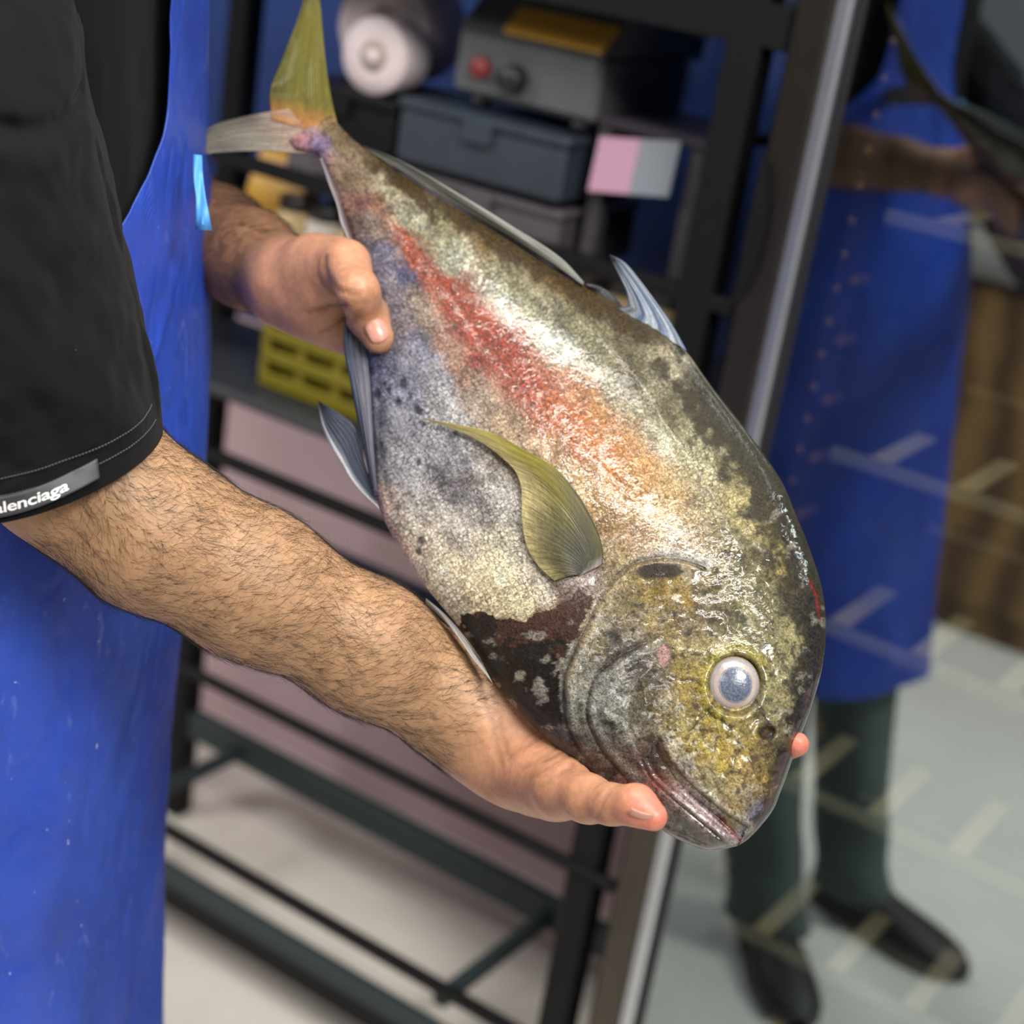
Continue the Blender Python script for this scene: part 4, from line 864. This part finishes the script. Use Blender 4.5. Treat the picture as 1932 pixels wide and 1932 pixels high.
# creases of wrist, palm and knuckles pushed into the surface
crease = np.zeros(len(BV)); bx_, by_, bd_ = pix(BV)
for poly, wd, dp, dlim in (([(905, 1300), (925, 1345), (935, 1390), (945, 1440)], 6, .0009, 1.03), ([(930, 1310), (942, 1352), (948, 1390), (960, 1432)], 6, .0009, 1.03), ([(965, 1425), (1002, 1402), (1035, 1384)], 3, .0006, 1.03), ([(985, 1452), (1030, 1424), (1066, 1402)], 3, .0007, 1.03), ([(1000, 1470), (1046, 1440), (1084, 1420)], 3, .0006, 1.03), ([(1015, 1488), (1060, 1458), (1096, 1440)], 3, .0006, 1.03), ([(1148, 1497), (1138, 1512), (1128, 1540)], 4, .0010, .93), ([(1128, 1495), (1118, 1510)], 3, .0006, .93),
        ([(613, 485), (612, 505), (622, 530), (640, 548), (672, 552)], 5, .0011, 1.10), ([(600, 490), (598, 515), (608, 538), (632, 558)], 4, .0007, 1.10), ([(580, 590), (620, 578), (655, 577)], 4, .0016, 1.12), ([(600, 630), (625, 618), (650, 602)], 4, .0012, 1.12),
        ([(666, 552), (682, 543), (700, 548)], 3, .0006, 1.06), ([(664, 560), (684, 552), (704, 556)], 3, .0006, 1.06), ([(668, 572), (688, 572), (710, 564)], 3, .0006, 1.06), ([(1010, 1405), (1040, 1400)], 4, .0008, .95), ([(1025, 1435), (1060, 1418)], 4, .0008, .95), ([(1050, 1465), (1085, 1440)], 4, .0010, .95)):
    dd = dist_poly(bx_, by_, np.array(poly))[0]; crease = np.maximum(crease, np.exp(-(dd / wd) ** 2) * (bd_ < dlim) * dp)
nrm = np.zeros_like(BV); fn = np.cross(BV[BF[:, 1]] - BV[BF[:, 0]], BV[BF[:, 3]] - BV[BF[:, 0]])
for k in range(4): np.add.at(nrm, BF[:, k], fn)
nrm /= np.linalg.norm(nrm, axis=1, keepdims=True) + 1e-12
veins = fbm(BV * 45, 3, 77) * .0010 * ((d1 < .06) | (d2 < .06))
BV2 = BV - nrm * crease[:, None] + nrm * veins[:, None]
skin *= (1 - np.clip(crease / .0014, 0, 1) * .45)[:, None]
M_skin = mat('skin', rough=.48, spec=.4, **{'Subsurface Weight': .12, 'Subsurface Radius': (.008, .003, .0015), 'Subsurface Scale': .5}); t = NT(M_skin)
o_ = t.obj(); n_ = t.noise(o_, 260, 4, .65); n2_ = t.noise(o_, 60, 4, .6); vr = t.n('ShaderNodeTexVoronoi', feature='DISTANCE_TO_EDGE', Scale=900.0); t.l(o_, vr.inputs['Vector'])
q = t.n('ShaderNodeVectorMath', operation='SCALE'); t.l(t.attr('Col').outputs['Color'], q.inputs[0]); t.l(t.math('MULTIPLY', t.mr(n_, .3, .7, .86, 1.12), t.mr(n2_, .3, .7, .88, 1.1)), q.inputs[3]); t.l(q.outputs[0], t.b.inputs['Base Color'])
hnd = t.attr('hand').outputs['Fac']
t.l(t.bump(t.mr(vr.outputs[0], 0, .3, 0, 1), .12, .0003, t.bump(n_, .35, .0006)), t.b.inputs['Normal']); t.l(t.mr(hnd, 0, 1, .5, .36), t.b.inputs['Roughness'])
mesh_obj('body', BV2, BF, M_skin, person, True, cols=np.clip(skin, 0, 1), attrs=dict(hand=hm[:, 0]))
# nails
M_nail = mat('finger nail', srgb('cc9484'), .3, 0, .5, **{'Coat Weight': .12})
def nail(c, dirx, nx, L, wd, label=None):
    dirx = dirx / np.linalg.norm(dirx); nx = nx - dirx * (nx @ dirx); nx /= np.linalg.norm(nx); sx = np.cross(nx, dirx); n, k = 12, 12; v = []
    for top in (1, 0):
        for i in range(n):
            a = i / (n - 1)
            wk = wd * (1 - .30 * (2 * a - 1) ** 4) * (1 if a < .8 else 1 - .3 * ((a - .8) / .2) ** 2)
            for j in range(k):
                b = 2 * j / (k - 1) - 1; v.append(c + dirx * (a - .5) * L + sx * b * wk / 2 + nx * (.0006 * top - .0018 + .0020 * (1 - b * b) - .0010 * (2 * a - 1) ** 2))
    ix = np.arange(n * k).reshape(n, k); F = [gq(ix, False), gq(ix + n * k, True)]; lp = np.r_[ix[0], ix[1:, -1], ix[-1, -2::-1], ix[-2:0:-1, 0]]; l2 = np.roll(lp, -1); F.append(np.stack([l2, lp, lp + n * k, l2 + n * k], -1))
    o = mesh_obj('nail', v, np.concatenate(F), M_nail, person, True); return o
vw = lambda x, y: -(CF + CR * ((x - 966) / FPX) - CU * ((y - 966) / FPX))
def on_surf(x, y, d0):
    "march along the view ray to the body"
    d = d0
    for _ in range(40):
        s = float(sdf(P(x, y, d)[None])[0]); d += s * .9
        if abs(s) < 1e-5: break
    return P(x, y, d)
npos = on_surf(712, 624, .95); nail(npos + vw(712, 624) * .0008, P(724, 645, 1.0) - P(702, 600, 1.0), vw(712, 624) + CR * .16 + CU * .05, .0150, .0128)
nail(on_surf(1208, 1542, .84), P(1238, 1556, .87) - P(1188, 1541, .87), vw(1213, 1546) * .32 - CU * .9, .013, .010)
# hairs on the forearms
def hairs(name, axis_pts, n, rmax, L0, rad, label, seed, stop):
    rng = np.random.default_rng(seed); dd, uu = seg_param(BV2, axis_pts); tot = sum(np.linalg.norm(axis_pts[i + 1] - axis_pts[i]) for i in range(len(axis_pts) - 1))
    ok = np.where((dd < rmax) & (uu > .01) & (uu < tot * stop))[0]; dens = np.ones(len(ok))
    pk_ = rng.choice(ok, n, replace=True); root = BV2[pk_] + rng.normal(0, .0012, (n, 3)); N = nrm[pk_]
    root -= N * np.einsum('ij,ij->i', root - BV2[pk_], N)[:, None]
    ax = (axis_pts[-1] - axis_pts[0]); ax /= np.linalg.norm(ax)
    swirl = (fbm(root * 22, 3, seed)[:, None]) * 1.6
    T = ax[None] * .75 + np.cross(N, ax[None]) * (swirl + rng.normal(0, .35, (n, 1)) + .45); T -= N * np.einsum('ij,ij->i', T, N)[:, None]; T /= np.linalg.norm(T, axis=1, keepdims=True) + 1e-9
    Lh = L0 * rng.uniform(.45, 1.25, (n, 1)); curl = np.cross(N, T) * rng.normal(0, .75, (n, 1)); V, K = [], 7
    for k in range(K):
        s = k / (K - 1); c = root + T * Lh * s + curl * Lh * s * s + N * (Lh * (.22 * s - .17 * s * s) + .0002)
        r = rad * (1 - .65 * s)
        for j in range(3):
            a = 2 * math.pi * j / 3; V.append(c + r * (math.cos(a) * N + math.sin(a) * np.cross(N, T)))
    V = np.stack(V, 1).reshape(-1, 3)                     # per hair K*3
    base = (np.arange(n) * K * 3)[:, None, None]; f = grid_faces(K, 3, True)[None]; F = (base + f).reshape(-1, 4)
    o = mesh_obj(name, V, F, M_hair, person, True); tag(o, kind='stuff'); return o
M_hair = mat('dark arm hair', (.014, .009, .006), .4)
hairs('forearm_hair', near_pts, 8500, .062, .0150, .000085, '', 3, .93)
hairs('forearm_hair', far_pts, 3600, .062, .0140, .000085, '', 4, .92)
# head hair and eyes (above the frame)
m_ = MB(); vv = []; n, k = 18, 28
for i in range(n):
    a = math.pi * .60 * i / (n - 1)
    for j in range(k):
        b = 2 * math.pi * j / k; lim = 1.05 - .22 * math.cos(b)
        aa = a * lim; d_ = up_ * math.cos(aa) + (fwd * math.cos(b) + sid * math.sin(b)) * math.sin(aa); d_ = d_ * np.array(1.0); vv.append(hd(-.012, .040, 0) + d_ * (.106 - .006 * math.cos(b)))
hr = mesh_obj('head_hair', vv, grid_faces(n, k, True), mat('dark hair', (.012, .009, .008), .6), person, True)
for s in (-1, 1):
    m_ = MB(); c = hd(.076, .006, s * .030); v = []
    m_.lathe([(.0, .0125), (.004, .0119), (.0041, .0119), (.009, .0087), (.0125, 0), (.009, -.0087), (0, -.0125)], c, fwd, 20); m_.build('eyeball', mat('eye white', (.7, .68, .64), .2), person, True)
    m_ = MB(); m_.bar(hd(.094, .026, s * .016), hd(.078, .027, s * .048), .008, .007); m_.build('eyebrow', M_hair, person, True)
#--BODY-END
# ------------------------------------------------------------------ clothes
def knit(name, col, ribs=True):
    m = mat(name, col, .9, 0, .16, **{'Sheen Weight': .03, 'Sheen Roughness': .5}); t = NT(m); u = t.uv(); o_ = t.obj()
    wv = t.n('ShaderNodeTexWave', Scale=1.0, Distortion=.6, Detail=1.0); mp = t.n('ShaderNodeMapping'); mp.inputs['Scale'].default_value = (90, 0, 0); t.l(u, mp.inputs[0]); t.l(mp.outputs[0], wv.inputs[0])
    n_ = t.noise(o_, 500, 3, .6); lint = t.noise(o_, 190, 2, .5); l2 = t.mr(lint, .775, .80, 0, 1); l2.node.clamp = True
    base = t.mix(t.math('MULTIPLY', wv.outputs[1], .5), tuple(np.array(col) * .7), tuple(np.array(col) * 1.5))
    base = t.mix(t.mr(t.noise(o_, 14, 4, .6), .3, .75, 0, .5), base, tuple(np.array(col) * 2.2))
    t.l(t.mix(t.math('MULTIPLY', l2, .25), base, (.35, .35, .36)), t.b.inputs['Base Color'])
    t.l(t.bump(wv.outputs[1], .35, .0006, t.bump(n_, .25, .0004)), t.b.inputs['Normal']); return m
M_shirt = knit('black rib knit', (.0032, .0032, .0040)); 
M_stitch = mat('grey stitching thread', (.06, .06, .065), .8)
# near sleeve: rings along the upper arm, in photo pixels + distance
SL = [  # centre x, y, A vector (towards the right edge), B vector (towards the camera and down), depth, depth radius
    ((-70, -330), (170, 20), (-30, 150), 1.00, .050), ((-60, -180), (185, 30), (-25, 120), .985, .062), ((-50, -20), (195, 20), (-30, 100), .965, .070), ((-25, 150), (188, 0), (-35, 92), .945, .072),
    ((10, 330), (184, -15), (-40, 90), .932, .070), ((40, 500), (190, -30), (-42, 90), .928, .068), ((66, 660), (204, -45), (-42, 90), .926, .066), ((82, 790), (213, -54), (-40, 90), .926, .064), ((92, 884), (212, -57), (-40, 92), .926, .062)]
SLa = np.array([[*a, *b, *c, d, r] for a, b, c, d, r in SL]); su = np.linspace(0, 1, len(SL))
def sleeve(v, th, off=0.0):
    q = np.stack([pchip(v, su, SLa[:, k]) for k in range(8)], -1); c, s = np.cos(th), np.sin(th)
    x = q[..., 0] + q[..., 2] * c + q[..., 4] * s; y = q[..., 1] + q[..., 3] * c + q[..., 5] * s; d = q[..., 6] - (q[..., 7] + off) * s
    # folds: long drapes that run down from the shoulder
    f = .5 + .5 * np.sin(th * 3 + v * 5); fold = 20 * fbm(np.stack([th * 1.6 + v * 2.2, v * 5.5], -1), 3, 31) * sstep(1, .75, v) - 14 * np.exp(-(np.abs(v - .30 - .10 * np.cos(th - .6)) / .018) ** 2) * sstep(2.6, 1.2, th) + 7 * np.exp(-(np.abs(v - .335 - .10 * np.cos(th - .6)) / .03) ** 2) * sstep(2.6, 1.2, th) + 5 * fbm(np.stack([th * 4, v * 14], -1), 3, 32) * sstep(1.0, .9, v)
    kx = 1 + (fold + off * 3000) / 190
    x = q[..., 0] + (x - q[..., 0]) * kx; y = q[..., 1] + (y - q[..., 1]) * kx; d = d - fold / 3000 * np.maximum(s, 0) * 1.6
    return PV(x, y, d)
nv, nt = 190, 220; vg, tg = np.meshgrid(np.linspace(0, 1, nv), np.linspace(0, 2 * math.pi, nt, endpoint=False), indexing='ij')
outer = sleeve(vg, tg); inner_ = sleeve(vg, tg, -.0022)
n = nv * nt; ix = np.arange(n).reshape(nv, nt); fq = grid_faces(nv, nt, True); l1 = ix[-1]; l2 = np.roll(l1, -1)
shirt = mesh_obj('sleeve', np.concatenate([outer.reshape(-1, 3), inner_.reshape(-1, 3)]), np.concatenate([fq, fq[:, ::-1] + n, np.stack([l1, l2, l2 + n, l1 + n], -1)]), M_shirt, person, True,
    np.tile(np.stack([tg * .62, vg], -1).reshape(-1, 2), (2, 1)))
# dashed hem stitching on the sleeve
m_ = MB()
for vv_ in (.895, .935):
    for k in range(70):
        ta = .10 + k * .030; pts = [sleeve(np.array(vv_ + .004 * math.sin(ta * 3)), np.array(ta + q), .0005) for q in (0, .011, .022)]
        m_.bar(pts[0], pts[2], .0007, .0007)
tag(m_.build('hem_stitching', M_stitch, shirt), kind='stuff')
# rubber tag with lettering
def tag_map(u, w_, off): 
    th = 2.35 - u * 1.42; v = .922 + (w_) * .050 + .010 * np.sin(u * 3.1 + .4)
    return sleeve(v, th, off)
nu = 60; U_, W_ = np.meshgrid(np.linspace(0, 1, nu), np.linspace(0, 1, 10), indexing='ij')
tv = np.concatenate([tag_map(U_, W_, .0026).reshape(-1, 3), tag_map(U_, W_, .0008).reshape(-1, 3)]); ix = np.arange(nu * 10).reshape(nu, 10); lp = np.r_[ix[0], ix[1:, -1], ix[-1, -2::-1], ix[-2:0:-1, 0]]; l2 = np.roll(lp, -1)
M_tagm = mat('dark grey rubber', srgb('3a3b40'), .55)
tg_ = mesh_obj('sleeve_tag', tv, np.concatenate([gq(ix, False), gq(ix + nu * 10, True), np.stack([l2, lp, lp + nu * 10, l2 + nu * 10], -1)]), M_tagm, shirt, True); tag(tg_, 'dark grey sewn-on strip with white letters')
cu_ = bpy.data.curves.new('lettering', 'FONT'); cu_.body = 'balenciaga'; cu_.size = 1; cu_.offset = .018; cu_.resolution_u = 6; cu_.space_character = .96
to = bpy.data.objects.new('lettering_source', cu_); COL.objects.link(to); bpy.context.view_layer.update()
dg = bpy.context.evaluated_depsgraph_get(); me = bpy.data.meshes.new_from_object(to.evaluated_get(dg)); bpy.data.objects.remove(to)
lv = np.array([q.co[:] for q in me.vertices]); lf = [tuple(p.vertices) for p in me.polygons]; bpy.data.meshes.remove(me)
wid = lv[:, 0].max(); lu = .295 + lv[:, 0] / wid * .515; lw = .74 - lv[:, 1] * .78
lt = mesh_obj('lettering', tag_map(lu, lw, .0030), lf, mat('white print', (.8, .8, .8), .5), tg_, False)
# trunk of the tee, apron: ellipse rings round the body
zt = [.40, .62, .85, 1.04, 1.17, 1.29, 1.36, 1.45, 1.52]
fx = [-.180, -.224, -.236, -.232, -.243, -.257, -.262, -.268, -.285]
cyv = [1.0, 1.02, 1.045, 1.07, 1.09, 1.10, 1.10, 1.10, 1.10]; ayv = [.205, .20, .195, .185, .170, .155, .150, .140, .08]
def trunk(z, phi, off):
    "phi 0 faces forward (+X), positive towards the camera side"
    f = pchip(z, zt, fx); cy = pchip(z, zt, cyv); ay = pchip(z, zt, ayv); bx = -.352; ax = f - bx
    c, s = np.cos(phi), np.sin(phi); axx = np.where(c > 0, ax, .125)
    return np.stack([bx + (axx + off) * np.sign(c) * np.abs(c) ** .85, cy - (ay + off) * np.sign(s) * np.abs(s) ** .85, z + 0 * phi], -1)
zg, pg = np.meshgrid(np.linspace(.86, 1.53, 140), np.linspace(-math.pi, math.pi, 200, endpoint=False), indexing='ij')
off = -.007 + .004 * fbm(np.stack([pg * 3, zg * 9], -1), 3, 81)
tv = trunk(zg, pg, off); n_z, n_p = zg.shape
F_ = np.concatenate([grid_faces(n_z, n_p, True)[:, ::-1]])
tee = mesh_obj('tee_shirt', tv, F_, M_shirt, person, True, np.stack([pg * .7, zg], -1).reshape(-1, 2)); tag(tee, 'black rib knit tee')
# far sleeve, mirrored in the fridge
fp = [np.array([-.352, 1.13, 1.475]), np.array(SHL * .35 + ELL * .65), ELL * .95 + SHL * .05]
ax_ = fp[2] - fp[0]; ax_ /= np.linalg.norm(ax_); t1 = np.cross(ax_, [0, 1, 0]); t1 /= np.linalg.norm(t1); t2 = np.cross(ax_, t1); vs_ = []
for i in range(30):
    s = i / 29; c = fp[0] * (1 - s) + fp[2] * s
    for j in range(40): a = 2 * math.pi * j / 40; r = .068 + .002 * s + .004 * math.sin(3 * a + 5 * s); vs_.append(c + (t1 * math.cos(a) + t2 * math.sin(a)) * r)
mesh_obj('sleeve', vs_, grid_faces(30, 40, True), M_shirt, person, True, np.stack([np.tile(np.arange(40), 30) * .1, np.repeat(np.arange(30), 40) / 30], -1))
# apron
M_apron = mat('blue coated apron', srgb('2440b4'), .34, 0, .5); t = NT(M_apron); o_ = t.obj()
big = t.noise(o_, 7, 5, .6, .5); fine = t.noise(o_, 55, 5, .62, .8); mp = t.n('ShaderNodeMapping'); mp.inputs['Scale'].default_value = (1, 1, .28); t.l(o_, mp.inputs[0]); stre = t.noise(mp.outputs[0], 26, 4, .6, .3)
vcr = t.n('ShaderNodeTexVoronoi', feature='DISTANCE_TO_EDGE', Scale=16.0); dm = t.n('ShaderNodeMapping'); t.l(mp.outputs[0], dm.inputs[0]); t.l(dm.outputs[0], vcr.inputs['Vector'])
base = t.ramp(big, [(.3, srgb('203c9c')), (.55, srgb('2a4cb6')), (.75, srgb('3054bc'))])
grime = t.mr(t.noise(o_, 15, 6, .72), .58, .72, 0, .5); base = t.mix(grime, base, srgb('34406c'))
spk = t.mr(t.noise(o_, 150, 2, .5), .745, .78, 0, .7); base = t.mix(spk, base, (.55, .6, .75))
scr = t.mr(t.noise(mp.outputs[0], 90, 4, .65, 1.2), .62, .76, 0, .28); base = t.mix(scr, base, (.3, .38, .75))
t.l(base, t.b.inputs['Base Color']); t.l(t.mr(fine, .3, .7, .28, .48), t.b.inputs['Roughness'])
t.l(t.bump(stre, .12, .0010, t.bump(fine, .22, .0008, t.bump(t.math('ABSOLUTE', t.math('SUBTRACT', t.noise(o_, 34, 4, .6, .3), .5)), .35, .002))), t.b.inputs['Normal'])
BIB = [(1.60, .30), (1.45, .27), (1.37, .27), (1.33, .29), (1.31, .34), (1.295, .42), (1.28, .51), (1.265, .62), (1.25, .75), (1.22, 1.15), (1.19, 1.6), (1.15, 1.9), (1.05, 2.0), (.4, 2.05)]   # height, half angle covered
bz = np.array([b[0] for b in BIB])[::-1]; bp = np.array([b[1] for b in BIB])[::-1]
def apron_pt(z, k, off):
    hb = pchip(z, bz, bp); ph = np.where(k > 0, k * hb, k * hb)
    wr = .010 * fbm(np.stack([ph * 1.3 + z * 1.5, z * 3.2], -1), 3, 91) * sstep(1.3, 1.0, z) + .0016 * fbm(np.stack([ph * 6, z * 16], -1), 3, 92) + .007 * np.sin(ph * 7 + z * 4) * sstep(.9, .45, z)
    cr = np.abs(fbm(np.stack([ph * 5 + z * 7, z * 9 - ph * 2], -1), 3, 93)); wr = wr - .0009 * np.exp(-(cr / .045) ** 2); sd_ = (z - 1.225) * .975 + (ph - .20) * .2229; wr = wr + .0022 * sstep(-.0035, .0, sd_) * sstep(.03, .0, sd_) * sstep(1.13, 1.15, z) * sstep(1.24, 1.22, z)
    return trunk(z, ph, .010 + wr + off)
nz_, nk = 300, 260; zg, kg = np.meshgrid(np.linspace(.44, 1.56, nz_), np.linspace(-1, 1, nk), indexing='ij')
ao, ai = apron_pt(zg, kg, 0), apron_pt(zg, kg, -.0012); n = nz_ * nk; ix = np.arange(n).reshape(nz_, nk); lp = np.r_[ix[0], ix[1:, -1], ix[-1, -2::-1], ix[-2:0:-1, 0]]; l2 = np.roll(lp, -1)
apron = mesh_obj('apron', np.concatenate([ao.reshape(-1, 3), ai.reshape(-1, 3)]), np.concatenate([gq(ix, False), gq(ix + n, True), np.stack([l2, lp, lp + n, l2 + n], -1)]), M_apron, person, True); tag(apron, 'blue wipe-clean apron with wrinkles and small white specks')
# light blue tie at the front edge
TIE = [((373, 292), 8, 1.04), ((373, 320), 9, 1.038), ((375, 345), 9, 1.036), ((379, 372), 9, 1.034), ((382, 400), 12, 1.032), ((384, 434), 16, 1.030)]
tv = []
for k in range(2):
    for (x, y), w_, d in TIE:
        for j in range(6): tv.append(P(x + (j / 2.5 - 1) * w_, y + (j - 2.5) * .4, d + .0012 * k + .003 * math.sin(j + y * .05)))
ix = np.arange(36).reshape(6, 6); lp = np.r_[ix[0], ix[1:, -1], ix[-1, -2::-1], ix[-2:0:-1, 0]]; l2 = np.roll(lp, -1)
tag(mesh_obj('apron_tie', tv, np.concatenate([gq(ix, True), gq(ix + 36, False), np.stack([lp, l2, l2 + 36, lp + 36], -1)]), grained('light blue ribbon', srgb('58a4f0'), .5, .08, 60), apron, True), 'light blue ribbon end')
# trousers and shoes, seen mirrored in the fridge
M_trous = grained('grey green trouser cloth', srgb('5a665e'), .85, .12, 60, 0, .2); M_shoe = grained('dark brown black leather', srgb('2c2724'), .5, .2, 60); M_sole = mat('dark taupe sole', srgb('5c544c'), .7)
for sy, an, dirn in ((-1, np.array([-.235, .865, .07]), np.array([.925, -.38, 0])), (1, np.array([-.20, 1.055, .07]), np.array([.95, .31, 0]))):
    hip = np.array([-.350, TY - .02 + sy * .085, .95]); kn = np.array([hip[0] * .6 + an[0] * .4 - .01, hip[1] * .47 + an[1] * .53, .49]); v = []
    for i in range(50):
        s = i / 49; z = .95 - s * .90; c = np.array([pchip(z, [.05, .49, .95], [an[0], kn[0], hip[0]]), pchip(z, [.05, .49, .95], [an[1], kn[1], hip[1]]), z]); r = pchip(z, [.05, .15, .49, .95], [.066, .060, .072, .098])
        for j in range(40): a = 2 * math.pi * j / 40; rr = r * (1 + .06 * math.sin(3 * a + 9 * s) + .07 * sstep(.75, .95, s) * math.sin(40 * s + 2 * a)); v.append(c + np.array([math.cos(a) * rr, math.sin(a) * rr, 0]))
    mesh_obj('trouser_leg', v, grid_faces(50, 40, True)[:, ::-1], M_trous, person, True)
    dirn /= np.linalg.norm(dirn); sd = np.array([-dirn[1], dirn[0], 0]); heel = an * [1, 1, 0] - dirn * .065; v = []; sv_ = []
    LN = 24
    for i in range(LN):
        s = i / (LN - 1); wd = pchip(s, [0, .06, .3, .65, .88, 1], [.012, .032, .036, .048, .040, .010]); h = pchip(s, [0, .08, .3, .5, .8, 1], [.055, .085, .085, .066, .048, .026]); c = heel + dirn * .285 * s
        for j in range(20):
            a = math.pi * j / 19; v.append(c + sd * wd * math.cos(a) + np.array([0, 0, .020 + (h - .020) * math.sin(a) ** .8]))
        for (k, z) in ((1.06, .0), (1.10, .004), (1.08, .022), (-1.08, .022), (-1.10, .004), (-1.06, .0)): sv_.append(c + sd * wd * k + np.array([0, 0, z]))
    sh_ = mesh_obj('shoe', v, grid_faces(LN, 20)[:, ::-1], M_shoe, person, True)
    mesh_obj('sole', sv_, np.concatenate([grid_faces(LN, 6, True)]), M_sole, sh_, False)
#--PERSON-END
